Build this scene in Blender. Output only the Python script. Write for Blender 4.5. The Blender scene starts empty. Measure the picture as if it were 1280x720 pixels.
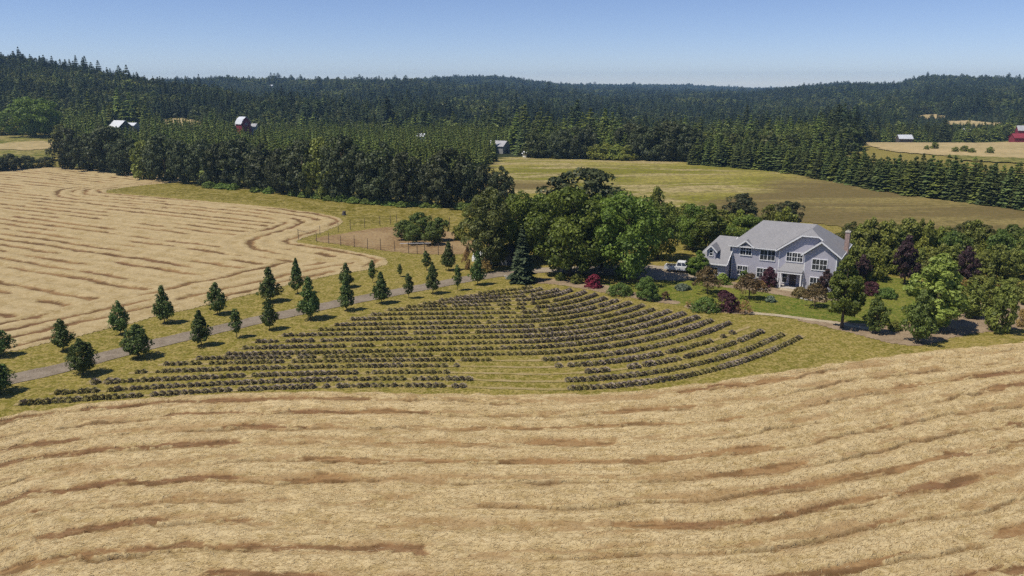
import bpy, math, random
import numpy as np
from mathutils import Vector

# ------------------------------------------------------------------ camera, world, sun, exposure
S = bpy.context.scene
CAM_H = 31.0
PITCH = math.atan(0.255)
CP, SP = math.cos(PITCH), math.sin(PITCH)
cam_data = bpy.data.cameras.new("camera")
cam_data.sensor_width = 36.0
cam_data.lens = 36.0 * 1000.0 / 1280.0
cam_data.clip_start = 0.5
cam_data.clip_end = 20000.0
cam = bpy.data.objects.new("camera", cam_data)
S.collection.objects.link(cam)
cam.location = (0, 0, CAM_H)
cam.rotation_euler = (math.pi / 2 - PITCH, 0, 0)
S.camera = cam

SUN_EL, SUN_B = math.radians(60), math.radians(20)
to_sun = Vector((-math.cos(SUN_EL) * math.cos(SUN_B), -math.cos(SUN_EL) * math.sin(SUN_B), math.sin(SUN_EL)))
world = bpy.data.worlds.new("World")
S.world = world
world.use_nodes = True
wn = world.node_tree
wn.nodes.clear()
sky = wn.nodes.new("ShaderNodeTexSky")
sky.sky_type = 'NISHITA'
sky.sun_disc = False
sky.sun_elevation = SUN_EL
sky.sun_rotation = math.atan2(to_sun.x, to_sun.y) % (2 * math.pi)
sky.altitude = 1500
sky.air_density = 0.8
sky.dust_density = 0.0
sky.ozone_density = 3.2
bg = wn.nodes.new("ShaderNodeBackground")
bg.inputs[1].default_value = 0.106
wo = wn.nodes.new("ShaderNodeOutputWorld")
tint = wn.nodes.new("ShaderNodeMix"); tint.data_type = 'RGBA'; tint.blend_type = 'MULTIPLY'
tint.inputs[0].default_value = 1.0; tint.inputs[7].default_value = (1.0, 0.97, 1.12, 1)      # even white balance of the whole sky
wn.links.new(sky.outputs[0], tint.inputs[6])
wn.links.new(tint.outputs[2], bg.inputs[0])
wn.links.new(bg.outputs[0], wo.inputs[0])

sd = bpy.data.lights.new("sun", 'SUN')
sd.energy = 5.0
sd.angle = math.radians(0.53)
sd.color = (1.0, 0.93, 0.80)
sun = bpy.data.objects.new("sun", sd)
S.collection.objects.link(sun)
sun.location = to_sun * 200
sun.rotation_euler = to_sun.to_track_quat('Z', 'Y').to_euler()

S.view_settings.view_transform = 'Standard'
S.view_settings.look = 'None'
S.view_settings.exposure = -0.1
S.view_settings.gamma = 1.0
S.view_settings.use_curve_mapping = False
S.render.engine = 'CYCLES'
S.cycles.use_denoising = False
S.cycles.max_bounces = 5
S.cycles.diffuse_bounces = 3
S.cycles.transmission_bounces = 3
S.cycles.transparent_max_bounces = 6
S.cycles.volume_bounces = 1
S.cycles.use_light_tree = False
S.cycles.sample_clamp_indirect = 6

R = np.random.default_rng(7)
random.seed(7)
COL = S.collection

# ------------------------------------------------------------------ numeric helpers
def _hash(ix, iy, seed):
    h = (ix.astype(np.int64) * 374761393 + iy.astype(np.int64) * 668265263 + seed * 1274126177) & 0x7fffffff
    h = ((h ^ (h >> 13)) * 1274126177) & 0x7fffffff
    h = h ^ (h >> 16)
    return (h & 0xffff) / 65535.0

def vnoise(x, y, seed=0):
    x = np.asarray(x, float); y = np.asarray(y, float)
    ix = np.floor(x); iy = np.floor(y)
    fx = x - ix; fy = y - iy
    fx = fx * fx * (3 - 2 * fx); fy = fy * fy * (3 - 2 * fy)
    a = _hash(ix, iy, seed); b = _hash(ix + 1, iy, seed)
    c = _hash(ix, iy + 1, seed); d = _hash(ix + 1, iy + 1, seed)
    return (a * (1 - fx) + b * fx) * (1 - fy) + (c * (1 - fx) + d * fx) * fy

def fbm(x, y, seed=0, o=4):
    t = 0; amp = 0.5; f = 1.0
    for k in range(o):
        t = t + amp * vnoise(x * f, y * f, seed + k * 17)
        amp *= 0.5; f *= 2.03
    return t / (1 - 0.5 ** o)

def sstep(a, b, x):
    t = np.clip((x - a) / (b - a), 0, 1)
    return t * t * (3 - 2 * t)

# terrain: heights in metres along lines of sight (columns) at distances (rows)
T_PX = np.array([-250, 30, 90, 150, 240, 330, 450, 520, 600, 680, 760, 850, 940, 1000, 1060, 1110, 1170, 1230, 1280, 1500.])
T_Y = np.array([250, 330, 430, 500, 600, 750, 950, 1200, 1500, 2000, 2600, 3300, 4000, 4500.])
T_Z = np.array([
    [0, 1, 4, 10, 26, 50, 52, 40, 30, 20, 16, 12, 12, 12],
    [0, 1, 4, 8, 23, 46, 44, 30, 24, 20, 16, 12, 12, 12],
    [0, 0, 3, 6, 18, 37, 34, 20, 18, 20, 14, 10, 10, 10],
    [0, 0, 2, 5, 14, 29, 26, 14, 18, 26, 14, 8, 6, 4],
    [0, 0, 1, 4, 10, 21, 16, 8, 20, 33, 16, 8, 4, 2],
    [0, 0, 0, 2, 5, 9, 6, 8, 24, 29, 14, 8, 4, 2],
    [0, 0, -1, -2, -3, 1, 5, 14, 30, 24, 20, 14, 4, 2],
    [0, 0, -2, -4, -5, -2, 2, 10, 26, 22, 32, 22, 4, 2],
    [0, 0, -2, -5, -7, -5, 0, 6, 12, 18, 39, 28, 6, 2],
    [0, 0, -3, -7, -9, -8, -4, 2, 6, 6, 24, 20, 8, 0],
    [0, 0, -3, -7, -11, -10, -6, 0, 2, -2, 6, 10, 13, 4],
    [0, 0, -3, -7, -11, -11, -8, -3, -2, -6, -4, 4, 11, 4],
    [0, 0, -2, -6, -10, -11, -9, -5, -3, -6, -6, -4, 0, 0],
    [0, 0, -2, -5, -10, -9, -6, -3, 2, 9, 6, 0, -2, 0],
    [0, 0, 0, -4, -9, -7, -4, 2, 8, 18, 12, 2, 0, 0],
    [0, 0, 0, -4, -8, -6, -3, 3, 8, 16, 12, 4, 0, 0],
    [0, 0, 0, -4, -8, -6, -3, 8, 20, 39, 24, 6, 0, 0],
    [0, 0, 0, -4, -8, -6, -2, 8, 20, 34, 24, 6, 0, 0],
    [0, 0, 0, -3, -6, -4, 0, 8, 17, 28, 22, 6, 0, 0],
    [0, 0, 0, -3, -6, -4, 2, 8, 14, 22, 18, 6, 0, 0.]])

def terrain(x, y):
    x = np.asarray(x, float); y = np.asarray(y, float)
    yy = np.clip(y, 60, 4500)
    px = np.clip(640 + 1032 * x / yy, T_PX[0], T_PX[-1])
    i = np.clip(np.searchsorted(T_PX, px) - 1, 0, len(T_PX) - 2)
    f = (px - T_PX[i]) / (T_PX[i + 1] - T_PX[i]); f = f * f * (3 - 2 * f)
    yc = np.clip(yy, T_Y[0], T_Y[-1])
    j = np.clip(np.searchsorted(T_Y, yc) - 1, 0, len(T_Y) - 2)
    g = (yc - T_Y[j]) / (T_Y[j + 1] - T_Y[j])
    z = (T_Z[i, j] * (1 - f) + T_Z[i + 1, j] * f) * (1 - g) + (T_Z[i, j + 1] * (1 - f) + T_Z[i + 1, j + 1] * f) * g
    lump = (fbm(x / 190, y / 230, 5, 3) - 0.5) * 22 * sstep(540, 900, y)
    return z + lump

def at(px, py, z=0.0):
    """ground point at height z seen along a photo pixel"""
    a = (px - 640) / 1000; b = (360 - py) / 1000
    t = (z - CAM_H) / (-SP + b * CP)
    return a * t, (CP + b * SP) * t

def atY(px, Y):
    """ground point at distance Y along a photo column"""
    x = (px - 640) / 1000 * (Y * CP + CAM_H * SP)
    for _ in range(3):
        z = float(terrain(x, Y))
        x = (px - 640) / 1000 * (Y * CP + (CAM_H - z) * SP)
    return x, Y, float(terrain(x, Y))

def mpp(Y):
    return (Y * CP + CAM_H * SP) / 1000.0

def gpoly(pts):
    return np.array([at(*p) for p in pts])

def chaikin(p, n=2, closed=False):
    p = np.asarray(p, float)
    for _ in range(n):
        if closed:
            q = np.roll(p, -1, 0)
            p = np.stack([0.75 * p + 0.25 * q, 0.25 * p + 0.75 * q], 1).reshape(-1, 2)
        else:
            a, b = p[:-1], p[1:]
            m = np.stack([0.75 * a + 0.25 * b, 0.25 * a + 0.75 * b], 1).reshape(-1, 2)
            p = np.vstack([p[:1], m[1:-1], p[-1:]])
    return p

def dist_poly(x, y, poly, closed=True):
    """unsigned distance and along-parameter to polyline"""
    P = np.asarray(poly); n = len(P)
    best = np.full(x.shape, 1e18); along = np.zeros(x.shape); acc = 0.0
    for k in range(n if closed else n - 1):
        a, b = P[k], P[(k + 1) % n]
        d = b - a; L2 = d @ d + 1e-12
        t = np.clip(((x - a[0]) * d[0] + (y - a[1]) * d[1]) / L2, 0, 1)
        dd = (x - a[0] - t * d[0]) ** 2 + (y - a[1] - t * d[1]) ** 2
        m = dd < best
        best = np.where(m, dd, best); along = np.where(m, acc + t * math.sqrt(L2), along)
        acc += math.sqrt(L2)
    return np.sqrt(best), along

def inside(x, y, poly):
    P = np.asarray(poly); n = len(P); c = np.zeros(np.shape(x), bool)
    for k in range(n):
        x1, y1 = P[k]; x2, y2 = P[(k + 1) % n]
        if y1 == y2: continue
        c ^= ((y1 > y) != (y2 > y)) & (x < (x2 - x1) * (y - y1) / (y2 - y1) + x1)
    return c

def sdf(x, y, poly):
    d, al = dist_poly(x, y, poly)
    return np.where(inside(x, y, poly), d, -d), al

# ------------------------------------------------------------------ mesh / object helpers
def fastmesh(name, V, F, attrs=None, mat=None, smooth=False):
    V = np.asarray(V, np.float32); F = np.asarray(F, np.int32)
    me = bpy.data.meshes.new(name)
    k = F.shape[1]
    me.vertices.add(len(V)); me.vertices.foreach_set("co", V.ravel())
    me.loops.add(F.size); me.loops.foreach_set("vertex_index", F.ravel())
    me.polygons.add(len(F))
    me.polygons.foreach_set("loop_start", np.arange(len(F), dtype=np.int32) * k)
    me.polygons.foreach_set("loop_total", np.full(len(F), k, np.int32))
    if smooth:
        me.polygons.foreach_set("use_smooth", np.ones(len(F), bool))
    me.update(calc_edges=True)
    for an, arr in (attrs or {}).items():
        a = me.attributes.new(an, 'FLOAT', 'POINT')
        a.data.foreach_set("value", np.asarray(arr, np.float32))
    if mat: me.materials.append(mat)
    return me

def pymesh(name, V, F, mat=None, smooth=False):
    me = bpy.data.meshes.new(name)
    me.from_pydata([tuple(v) for v in V], [], [tuple(f) for f in F])
    me.update()
    if smooth:
        for p in me.polygons: p.use_smooth = True
    if mat: me.materials.append(mat)
    return me

def obj(name, me, parent=None, loc=None):
    o = bpy.data.objects.new(name, me)
    COL.objects.link(o)
    if parent: o.parent = parent
    if loc is not None: o.location = loc
    return o

def tag(o, label, cat, group=None):
    o["label"] = label; o["category"] = cat
    if group: o["group"] = group
    return o

def struct(o):
    o["kind"] = "structure"; return o

def stuff(o, label=None, cat=None):
    o["kind"] = "stuff"
    if label: o["label"] = label
    if cat: o["category"] = cat
    return o

def empty(name, loc, rz=0.0, scale=(1, 1, 1)):
    o = bpy.data.objects.new(name, None)
    o.empty_display_size = 0.3
    COL.objects.link(o); o.location = loc; o.rotation_euler = (0, 0, rz); o.scale = scale
    return o

class MB:
    """collects boxes, prisms and tubes into one mesh"""
    def __init__(s): s.V = []; s.F = []
    def add(s, V, F):
        n = len(s.V); s.V += [tuple(v) for v in V]; s.F += [tuple(i + n for i in f) for f in F]; return s
    def box(s, a, b):
        x0, y0, z0 = a; x1, y1, z1 = b
        return s.add([(x0, y0, z0), (x1, y0, z0), (x1, y1, z0), (x0, y1, z0), (x0, y0, z1), (x1, y0, z1), (x1, y1, z1), (x0, y1, z1)],
                     [(3, 2, 1, 0), (4, 5, 6, 7), (0, 1, 5, 4), (1, 2, 6, 5), (2, 3, 7, 6), (3, 0, 4, 7)])
    def prism(s, pts, off):
        """polygon pts extruded by the vector off"""
        n = len(pts); q = [(p[0] + off[0], p[1] + off[1], p[2] + off[2]) for p in pts]
        F = [tuple(range(n)), tuple(range(2 * n - 1, n - 1, -1))]
        for i in range(n):
            j = (i + 1) % n; F.append((i, i + n, j + n, j))
        return s.add(list(pts) + q, F)
    def tube(s, pts, rad, n=6):
        V, F = tube_geo(pts, rad, n); return s.add(V, F)
    def bar(s, a, b, w, h):
        """straight beam with w wide, h high section"""
        a = Vector(a); b = Vector(b); d = (b - a).normalized()
        sx = d.cross(Vector((0, 0, 1)))
        if sx.length < 1e-4: sx = Vector((1, 0, 0))
        sx.normalize(); sy = sx.cross(d).normalized()
        o = [(-w / 2, -h / 2), (w / 2, -h / 2), (w / 2, h / 2), (-w / 2, h / 2)]
        V = [tuple(p + sx * u + sy * v) for p in (a, b) for u, v in o]
        return s.add(V, [(3, 2, 1, 0), (4, 5, 6, 7), (0, 1, 5, 4), (1, 2, 6, 5), (2, 3, 7, 6), (3, 0, 4, 7)])
    def build(s, name, mat, parent=None, smooth=False):
        me = pymesh(name, s.V, s.F, mat, smooth)
        import bmesh
        bm = bmesh.new(); bm.from_mesh(me); bmesh.ops.recalc_face_normals(bm, faces=bm.faces); bm.to_mesh(me); bm.free()
        return obj(name, me, parent)

def tube_geo(pts, rad, n=6):
    pts = [Vector(p) for p in pts]; V = []; F = []
    for i, p in enumerate(pts):
        d = (pts[min(i + 1, len(pts) - 1)] - pts[max(i - 1, 0)]).normalized()
        a = d.cross(Vector((0.31, 0.95, 0.02)))
        if a.length < 0.1: a = d.cross(Vector((1, 0, 0)))
        a.normalize(); b = d.cross(a)
        r = rad[i] if hasattr(rad, '__len__') else rad
        for k in range(n):
            t = 2 * math.pi * k / n
            V.append(tuple(p + (a * math.cos(t) + b * math.sin(t)) * r))
    for i in range(len(pts) - 1):
        for k in range(n):
            k2 = (k + 1) % n
            F.append((i * n + k, i * n + k2, (i + 1) * n + k2, (i + 1) * n + k))
    F.append(tuple(range(n))[::-1]); F.append(tuple(range((len(pts) - 1) * n, len(pts) * n)))
    return V, F

# ------------------------------------------------------------------ materials
class NT:
    def __init__(s, name):
        s.m = bpy.data.materials.new(name); s.m.use_nodes = True
        s.t = s.m.node_tree; s.t.nodes.clear()
        s.out = s.t.nodes.new("ShaderNodeOutputMaterial")
    def n(s, typ, **kw):
        nd = s.t.nodes.new(typ)
        for k, v in kw.items(): setattr(nd, k, v)
        return nd
    def l(s, a, b): s.t.links.new(a, b)
    def set(s, sock, v):
        if hasattr(v, 'is_linked') or isinstance(v, bpy.types.NodeSocket): s.l(v, sock)
        else: sock.default_value = v
    def pos(s): return s.n("ShaderNodeNewGeometry").outputs["Position"]
    def objco(s): return s.n("ShaderNodeTexCoord").outputs["Object"]
    def noise(s, vec, scale, detail=4, rough=0.55, dist=0.0, stretch=None):
        if stretch:
            mp = s.n("ShaderNodeMapping"); mp.inputs["Scale"].default_value = stretch
            s.l(vec, mp.inputs[0]); vec = mp.outputs[0]
        nd = s.n("ShaderNodeTexNoise"); s.l(vec, nd.inputs["Vector"])
        nd.inputs["Scale"].default_value = scale; nd.inputs["Detail"].default_value = detail
        nd.inputs["Roughness"].default_value = rough; nd.inputs["Distortion"].default_value = dist
        return nd.outputs["Fac"]
    def ramp(s, fac, stops):
        r = s.n("ShaderNodeValToRGB"); e = r.color_ramp.elements
        while len(e) < len(stops): e.new(0.5)
        for i, (p, c) in enumerate(stops):
            e[i].position = p; e[i].color = (c[0], c[1], c[2], 1) if hasattr(c, '__len__') else (c, c, c, 1)
        s.l(fac, r.inputs[0]); return r.outputs[0]
    def mix(s, fac, a, b, mode='MIX'):
        nd = s.n("ShaderNodeMix", data_type='RGBA', blend_type=mode)
        s.set(nd.inputs[0], fac)
        for i, v in ((6, a), (7, b)):
            if isinstance(v, tuple): nd.inputs[i].default_value = (*v[:3], 1)
            else: s.l(v, nd.inputs[i])
        return nd.outputs[2]
    def attr(s, name): return s.n("ShaderNodeAttribute", attribute_name=name).outputs["Fac"]
    def math(s, op, a, b=0.5):
        nd = s.n("ShaderNodeMath", operation=op); s.set(nd.inputs[0], a); s.set(nd.inputs[1], b); return nd.outputs[0]
    def bsdf(s, col, rough=0.8, bump=None, bstr=0.4, bdist=0.05, spec=0.2, metal=0.0):
        p = s.n("ShaderNodeBsdfPrincipled")
        if isinstance(col, tuple): p.inputs["Base Color"].default_value = (*col[:3], 1)
        else: s.l(col, p.inputs["Base Color"])
        s.set(p.inputs["Roughness"], rough)
        p.inputs["Specular IOR Level"].default_value = spec
        p.inputs["Metallic"].default_value = metal
        if bump is not None:
            b = s.n("ShaderNodeBump"); b.inputs["Strength"].default_value = bstr; b.inputs["Distance"].default_value = bdist
            s.l(bump, b.inputs["Height"]); s.l(b.outputs[0], p.inputs["Normal"])
        s.l(p.outputs[0], s.out.inputs[0]); return p

def plain(name, col, rough=0.6, var=0.15, scale=3.0, spec=0.3, metal=0.0, bump=0.0):
    t = NT(name)
    f = t.noise(t.objco(), scale, 5)
    lo = tuple(c * (1 - var) for c in col); hi = tuple(min(1, c * (1 + var)) for c in col)
    t.bsdf(t.ramp(f, [(0.3, lo), (0.7, hi)]), rough, f if bump else None, bump, 0.02, spec, metal)
    return t.m

def leafmat(name, dark, light, transl=0.3, objvar=0.35, stands=0.0):
    t = NT(name); dark = tuple(c * 1.5 for c in dark); light = tuple(c * 1.75 for c in light)
    rnd = t.attr("rnd")
    oi = t.n("ShaderNodeObjectInfo").outputs["Random"]
    c = t.ramp(rnd, [(0.0, dark), (1.0, light)])
    v = t.math('MULTIPLY_ADD', oi, objvar)
    v.node.inputs[2].default_value = 1 - objvar / 2
    hs = t.n("ShaderNodeHueSaturation")
    t.l(c, hs.inputs["Color"]); t.l(v, hs.inputs["Value"])
    h = t.math('MULTIPLY_ADD', oi, 0.03); h.node.inputs[2].default_value = 0.485
    t.l(h, hs.inputs["Hue"])
    c = hs.outputs[0]
    if stands:      # stands of different species and age
        loc = t.n("ShaderNodeObjectInfo").outputs["Location"]
        s1 = t.noise(loc, 0.011, 3, 0.6); s2 = t.noise(loc, 0.004, 3, 0.6)
        c = t.mix(t.ramp(s1, [(0.44, 0), (0.56, stands)]), c, t.mix(1.0, c, (0.42, 0.50, 0.62), 'MULTIPLY'))
        c = t.mix(t.ramp(s2, [(0.46, 0), (0.58, stands * 0.8)]), c, t.mix(1.0, c, (1.45, 1.35, 0.95), 'MULTIPLY'))
    d = t.n("ShaderNodeBsdfDiffuse"); tr = t.n("ShaderNodeBsdfTranslucent")
    gl = t.n("ShaderNodeBsdfGlossy"); gl.inputs["Roughness"].default_value = 0.55
    gl.inputs["Color"].default_value = (0.5, 0.5, 0.5, 1)
    t.l(c, d.inputs[0]); t.l(c, tr.inputs[0])
    mx = t.n("ShaderNodeMixShader"); mx.inputs[0].default_value = transl
    t.l(d.outputs[0], mx.inputs[1]); t.l(tr.outputs[0], mx.inputs[2])
    m2 = t.n("ShaderNodeMixShader"); m2.inputs[0].default_value = 0.04
    t.l(mx.outputs[0], m2.inputs[1]); t.l(gl.outputs[0], m2.inputs[2])
    t.l(m2.outputs[0], t.out.inputs[0])
    return t.m

def grassmat(name, c1, c2, c3, big=0.05, dry=None, bump=0.5, fine=5.0):
    """patchy grass: c1/c2 in broad patches, c3 dry flecks"""
    t = NT(name); p = t.pos()
    a = t.noise(p, big, 5, 0.6, 0.4)
    mid = t.noise(p, fine * 0.055, 5, 0.65, 0.3)
    b = t.noise(p, fine * 0.2, 5, 0.7)
    f = t.noise(p, fine * 0.7, 4, 0.75)
    col = t.mix(t.ramp(a, [(0.42, 0), (0.58, 1)]), c1, c2)
    col = t.mix(t.ramp(mid, [(0.44, 0), (0.56, 0.75)]), col, tuple(x * 0.80 for x in c1))
    col = t.mix(t.ramp(b, [(0.46, 0), (0.58, 0.9)]), col, c3)
    col = t.mix(t.ramp(f, [(0.40, 0.85), (0.50, 0)]), col, tuple(x * 0.48 for x in c1))
    col = t.mix(t.ramp(f, [(0.54, 0), (0.64, 0.7)]), col, tuple(x * 1.3 for x in c3))
    h = t.math('ADD', b, f)
    t.bsdf(col, 0.9, h, bump, 0.12, 0.1)
    return t.m

M = {}
M['verge'] = grassmat("dry_green_grass", (0.165, 0.150, 0.022), (0.24, 0.20, 0.045), (0.33, 0.255, 0.080), 0.06)
M['lawn'] = grassmat("watered_lawn_grass", (0.095, 0.135, 0.014), (0.165, 0.175, 0.026), (0.21, 0.19, 0.045), 0.11, bump=0.3)
M['weeds'] = grassmat("rough_weedy_grass", (0.15, 0.125, 0.022), (0.215, 0.175, 0.045), (0.27, 0.21, 0.085), 0.05, fine=1.6)
M['inlet'] = grassmat("olive_grass", (0.145, 0.125, 0.014), (0.20, 0.165, 0.030), (0.28, 0.225, 0.075), 0.05, fine=1.6, bump=0.3)

def ground_mat():
    t = NT("countryside_ground"); p = t.pos()
    a = t.noise(p, 0.05, 5, 0.6, 0.5); m_ = t.noise(p, 0.25, 5, 0.65, 0.3); f = t.noise(p, 1.0, 5, 0.7); g = t.noise(p, 3.2, 4, 0.75)
    gr = t.mix(t.ramp(a, [(0.42, 0), (0.58, 1)]), (0.185, 0.160, 0.026), (0.245, 0.20, 0.048))
    gr = t.mix(t.ramp(m_, [(0.44, 0), (0.56, 0.75)]), gr, (0.145, 0.132, 0.020))
    gr = t.mix(t.ramp(f, [(0.46, 0), (0.58, 0.9)]), gr, (0.33, 0.255, 0.090))
    gr = t.mix(t.ramp(g, [(0.40, 0.85), (0.50, 0)]), gr, (0.085, 0.076, 0.013))
    gr = t.mix(t.ramp(g, [(0.54, 0), (0.64, 0.7)]), gr, (0.40, 0.32, 0.13))
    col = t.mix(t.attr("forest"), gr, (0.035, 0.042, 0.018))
    t.bsdf(col, 0.95, t.math('ADD', f, g), 0.4, 0.15, 0.05)
    return t.m
M['ground'] = ground_mat()

def meadow_mat():
    t = NT("mown_meadow"); p = t.pos()
    a = t.noise(p, 0.022, 5, 0.62, 0.8, stretch=(0.55, 1.25, 1)); b = t.noise(p, 0.05, 5, 0.62, 1.0, stretch=(0.35, 1.3, 1))
    f = t.noise(p, 0.9, 6, 0.7); br = t.attr("brown")
    col = t.mix(t.ramp(a, [(0.44, 0), (0.56, 1)]), (0.33, 0.285, 0.075), (0.20, 0.195, 0.026))
    col = t.mix(t.ramp(b, [(0.50, 0), (0.57, 0.9)]), col, (0.43, 0.345, 0.17))
    bm = t.mix(t.ramp(b, [(0.46, 0.0), (0.58, 0.85)]), (0.165, 0.125, 0.052), (0.27, 0.215, 0.080))
    sel = t.math('ADD', br, t.math('MULTIPLY', t.math('SUBTRACT', a, 0.5), 1.6))
    col = t.mix(t.ramp(sel, [(0.42, 0), (0.62, 1)]), col, bm)
    col = t.mix(t.ramp(f, [(0.36, 0.75), (0.54, 0)]), col, (0.10, 0.080, 0.03))
    col = t.mix(t.ramp(t.noise(p, 0.35, 5, 0.7), [(0.40, 0.6), (0.52, 0)]), col, (0.12, 0.10, 0.035))
    t.bsdf(col, 0.95, f, 0.6, 0.3, 0.05)
    return t.m
M['meadow'] = meadow_mat()

def hay_mat(name, tint=1.0):
    t = NT(name); p = t.pos()
    gap = t.attr("gap"); red = t.attr("soil")
    a = t.noise(p, 0.30, 5, 0.6, 0.6); b = t.noise(p, 1.5, 6, 0.68, 0.9); f = t.noise(p, 7.0, 6, 0.75, 1.4)
    st = t.mix(t.ramp(a, [(0.43, 0), (0.58, 1)]), (0.475, 0.365, 0.188), (0.38, 0.28, 0.122))
    st = t.mix(t.ramp(b, [(0.47, 0), (0.60, 0.85)]), st, (0.57, 0.45, 0.25))
    st = t.mix(t.ramp(f, [(0.38, 0.55), (0.49, 0)]), st, (0.29, 0.195, 0.085))
    st = t.mix(t.ramp(f, [(0.54, 0), (0.64, 0.4)]), st, (0.68, 0.55, 0.34))
    so = t.mix(t.ramp(b, [(0.35, 0), (0.65, 1)]), (0.235, 0.125, 0.052), (0.32, 0.195, 0.088))
    so = t.mix(t.ramp(f, [(0.45, 0), (0.72, 0.7)]), so, (0.40, 0.29, 0.135))
    so2 = t.mix(t.ramp(f, [(0.35, 0), (0.75, 1)]), (0.165, 0.080, 0.040), (0.30, 0.185, 0.085))
    so = t.mix(red, so, so2)
    st = t.mix(t.math('MULTIPLY', t.attr("fluff"), 0.6), st, (0.60, 0.48, 0.275))
    col = t.mix(gap, st, so)
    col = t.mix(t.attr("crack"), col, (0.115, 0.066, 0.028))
    if tint != 1.0:
        col = t.mix(1.0, col, (tint, tint, tint), 'MULTIPLY')
    t.bsdf(col, 0.9, t.math('ADD', t.math('MULTIPLY', b, 1.5), f), 0.45, 0.14, 0.1)
    return t.m
M['hay'] = hay_mat("cut_hay_straw")
M['hay_far'] = hay_mat("cut_hay_straw_field", 0.84)

def strand_mat():
    t = NT("loose_straw"); r = t.attr("rnd")
    c = t.ramp(r, [(0, (0.26, 0.165, 0.06)), (0.35, (0.44, 0.32, 0.15)), (0.75, (0.58, 0.45, 0.25)), (1, (0.78, 0.66, 0.44))])
    d = t.n("ShaderNodeBsdfDiffuse"); tr = t.n("ShaderNodeBsdfTranslucent")
    t.l(c, d.inputs[0]); t.l(c, tr.inputs[0])
    mx = t.n("ShaderNodeMixShader"); mx.inputs[0].default_value = 0.25
    t.l(d.outputs[0], mx.inputs[1]); t.l(tr.outputs[0], mx.inputs[2]); t.l(mx.outputs[0], t.out.inputs[0])
    return t.m
M['strand'] = strand_mat()

def dirt_mat(name, c1, c2, c3, scale=2.5):
    t = NT(name); p = t.pos()
    a = t.noise(p, scale * 0.2, 5, 0.6, 0.5); f = t.noise(p, scale * 2.5, 5, 0.7)
    col = t.mix(t.ramp(a, [(0.42, 0), (0.58, 1)]), c1, c2)
    col = t.mix(t.ramp(f, [(0.50, 0), (0.62, 0.7)]), col, c3)
    col = t.mix(t.ramp(f, [(0.38, 0.5), (0.48, 0)]), col, tuple(x * 0.65 for x in c1))
    t.bsdf(col, 0.92, f, 0.5, 0.05, 0.1)
    return t.m
M['gravel'] = dirt_mat("grey_gravel", (0.185, 0.148, 0.108), (0.245, 0.200, 0.150), (0.32, 0.27, 0.21))
M['drive2'] = dirt_mat("pale_gravel_yard", (0.27, 0.22, 0.16), (0.34, 0.285, 0.215), (0.40, 0.35, 0.28))
M['mulch'] = dirt_mat("bark_mulch", (0.215, 0.155, 0.098), (0.29, 0.215, 0.14), (0.38, 0.30, 0.20))
M['path'] = dirt_mat("sandy_path", (0.34, 0.275, 0.18), (0.43, 0.36, 0.25), (0.50, 0.43, 0.32))
M['garden_soil'] = dirt_mat("tilled_garden_soil", (0.205, 0.128, 0.062), (0.29, 0.20, 0.105), (0.34, 0.26, 0.12), 0.6)
M['strip'] = dirt_mat("bare_row_soil", (0.32, 0.245, 0.115), (0.25, 0.195, 0.06), (0.42, 0.34, 0.19), 3.0)
M['tanfield'] = dirt_mat("ripe_tan_field", (0.42, 0.315, 0.155), (0.33, 0.26, 0.12), (0.48, 0.38, 0.21), 0.12)
M['stripgrass'] = grassmat("strip_of_green_grass", (0.13, 0.14, 0.02), (0.20, 0.18, 0.045), (0.27, 0.22, 0.08), 0.03, fine=0.6, bump=0.2)
M['bark'] = plain("tree_bark", (0.10, 0.075, 0.052), 0.9, 0.4, 6, 0.1, bump=0.5)
M['stake'] = plain("weathered_post_wood", (0.15, 0.115, 0.085), 0.9, 0.3, 8, 0.1)

M['maple'] = leafmat("maple_leaves", (0.034, 0.058, 0.008), (0.132, 0.168, 0.024))
M['maple2'] = leafmat("brownish_maple_leaves", (0.038, 0.046, 0.012), (0.115, 0.118, 0.030))
M['young'] = leafmat("young_tree_leaves", (0.020, 0.038, 0.011), (0.100, 0.136, 0.030), 0.25, 0.5)
M['lime'] = leafmat("light_green_leaves", (0.078, 0.104, 0.016), (0.230, 0.262, 0.055))
M['oak'] = leafmat("dark_oak_leaves", (0.018, 0.026, 0.012), (0.062, 0.070, 0.026), 0.15)
M['scrub'] = leafmat("yellow_green_scrub", (0.062, 0.080, 0.012), (0.195, 0.205, 0.034))
M['hedge'] = leafmat("thicket_leaves", (0.052, 0.066, 0.012), (0.180, 0.190, 0.038))
M['fruit'] = leafmat("orchard_leaves", (0.035, 0.055, 0.010), (0.11, 0.14, 0.028))
M['fir'] = leafmat("fir_needles", (0.028, 0.044, 0.016), (0.100, 0.118, 0.036), 0.15, 0.5)
M['planfir'] = leafmat("plantation_fir_needles", (0.036, 0.058, 0.014), (0.140, 0.160, 0.036), 0.15, 0.5)
M['farfir'] = leafmat("forest_fir_needles", (0.018, 0.030, 0.015), (0.062, 0.076, 0.028), 0.1, 0.8, 0.95)
M['farleaf'] = leafmat("forest_broad_leaves", (0.032, 0.046, 0.012), (0.105, 0.115, 0.028), 0.15, 0.8, 0.8)
M['spruce'] = leafmat("dark_spruce_needles", (0.015, 0.025, 0.013), (0.052, 0.066, 0.030), 0.08)
M['plum'] = leafmat("purple_plum_leaves", (0.018, 0.010, 0.012), (0.060, 0.032, 0.032), 0.2)
M['redball'] = leafmat("crimson_leaves", (0.075, 0.007, 0.020), (0.21, 0.024, 0.05), 0.25, 0.1)
M['burgundy'] = leafmat("burgundy_leaves", (0.026, 0.009, 0.013), (0.080, 0.026, 0.032), 0.2, 0.1)
M['bronze'] = leafmat("bronze_green_leaves", (0.062, 0.046, 0.018), (0.150, 0.105, 0.042), 0.25)
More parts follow.
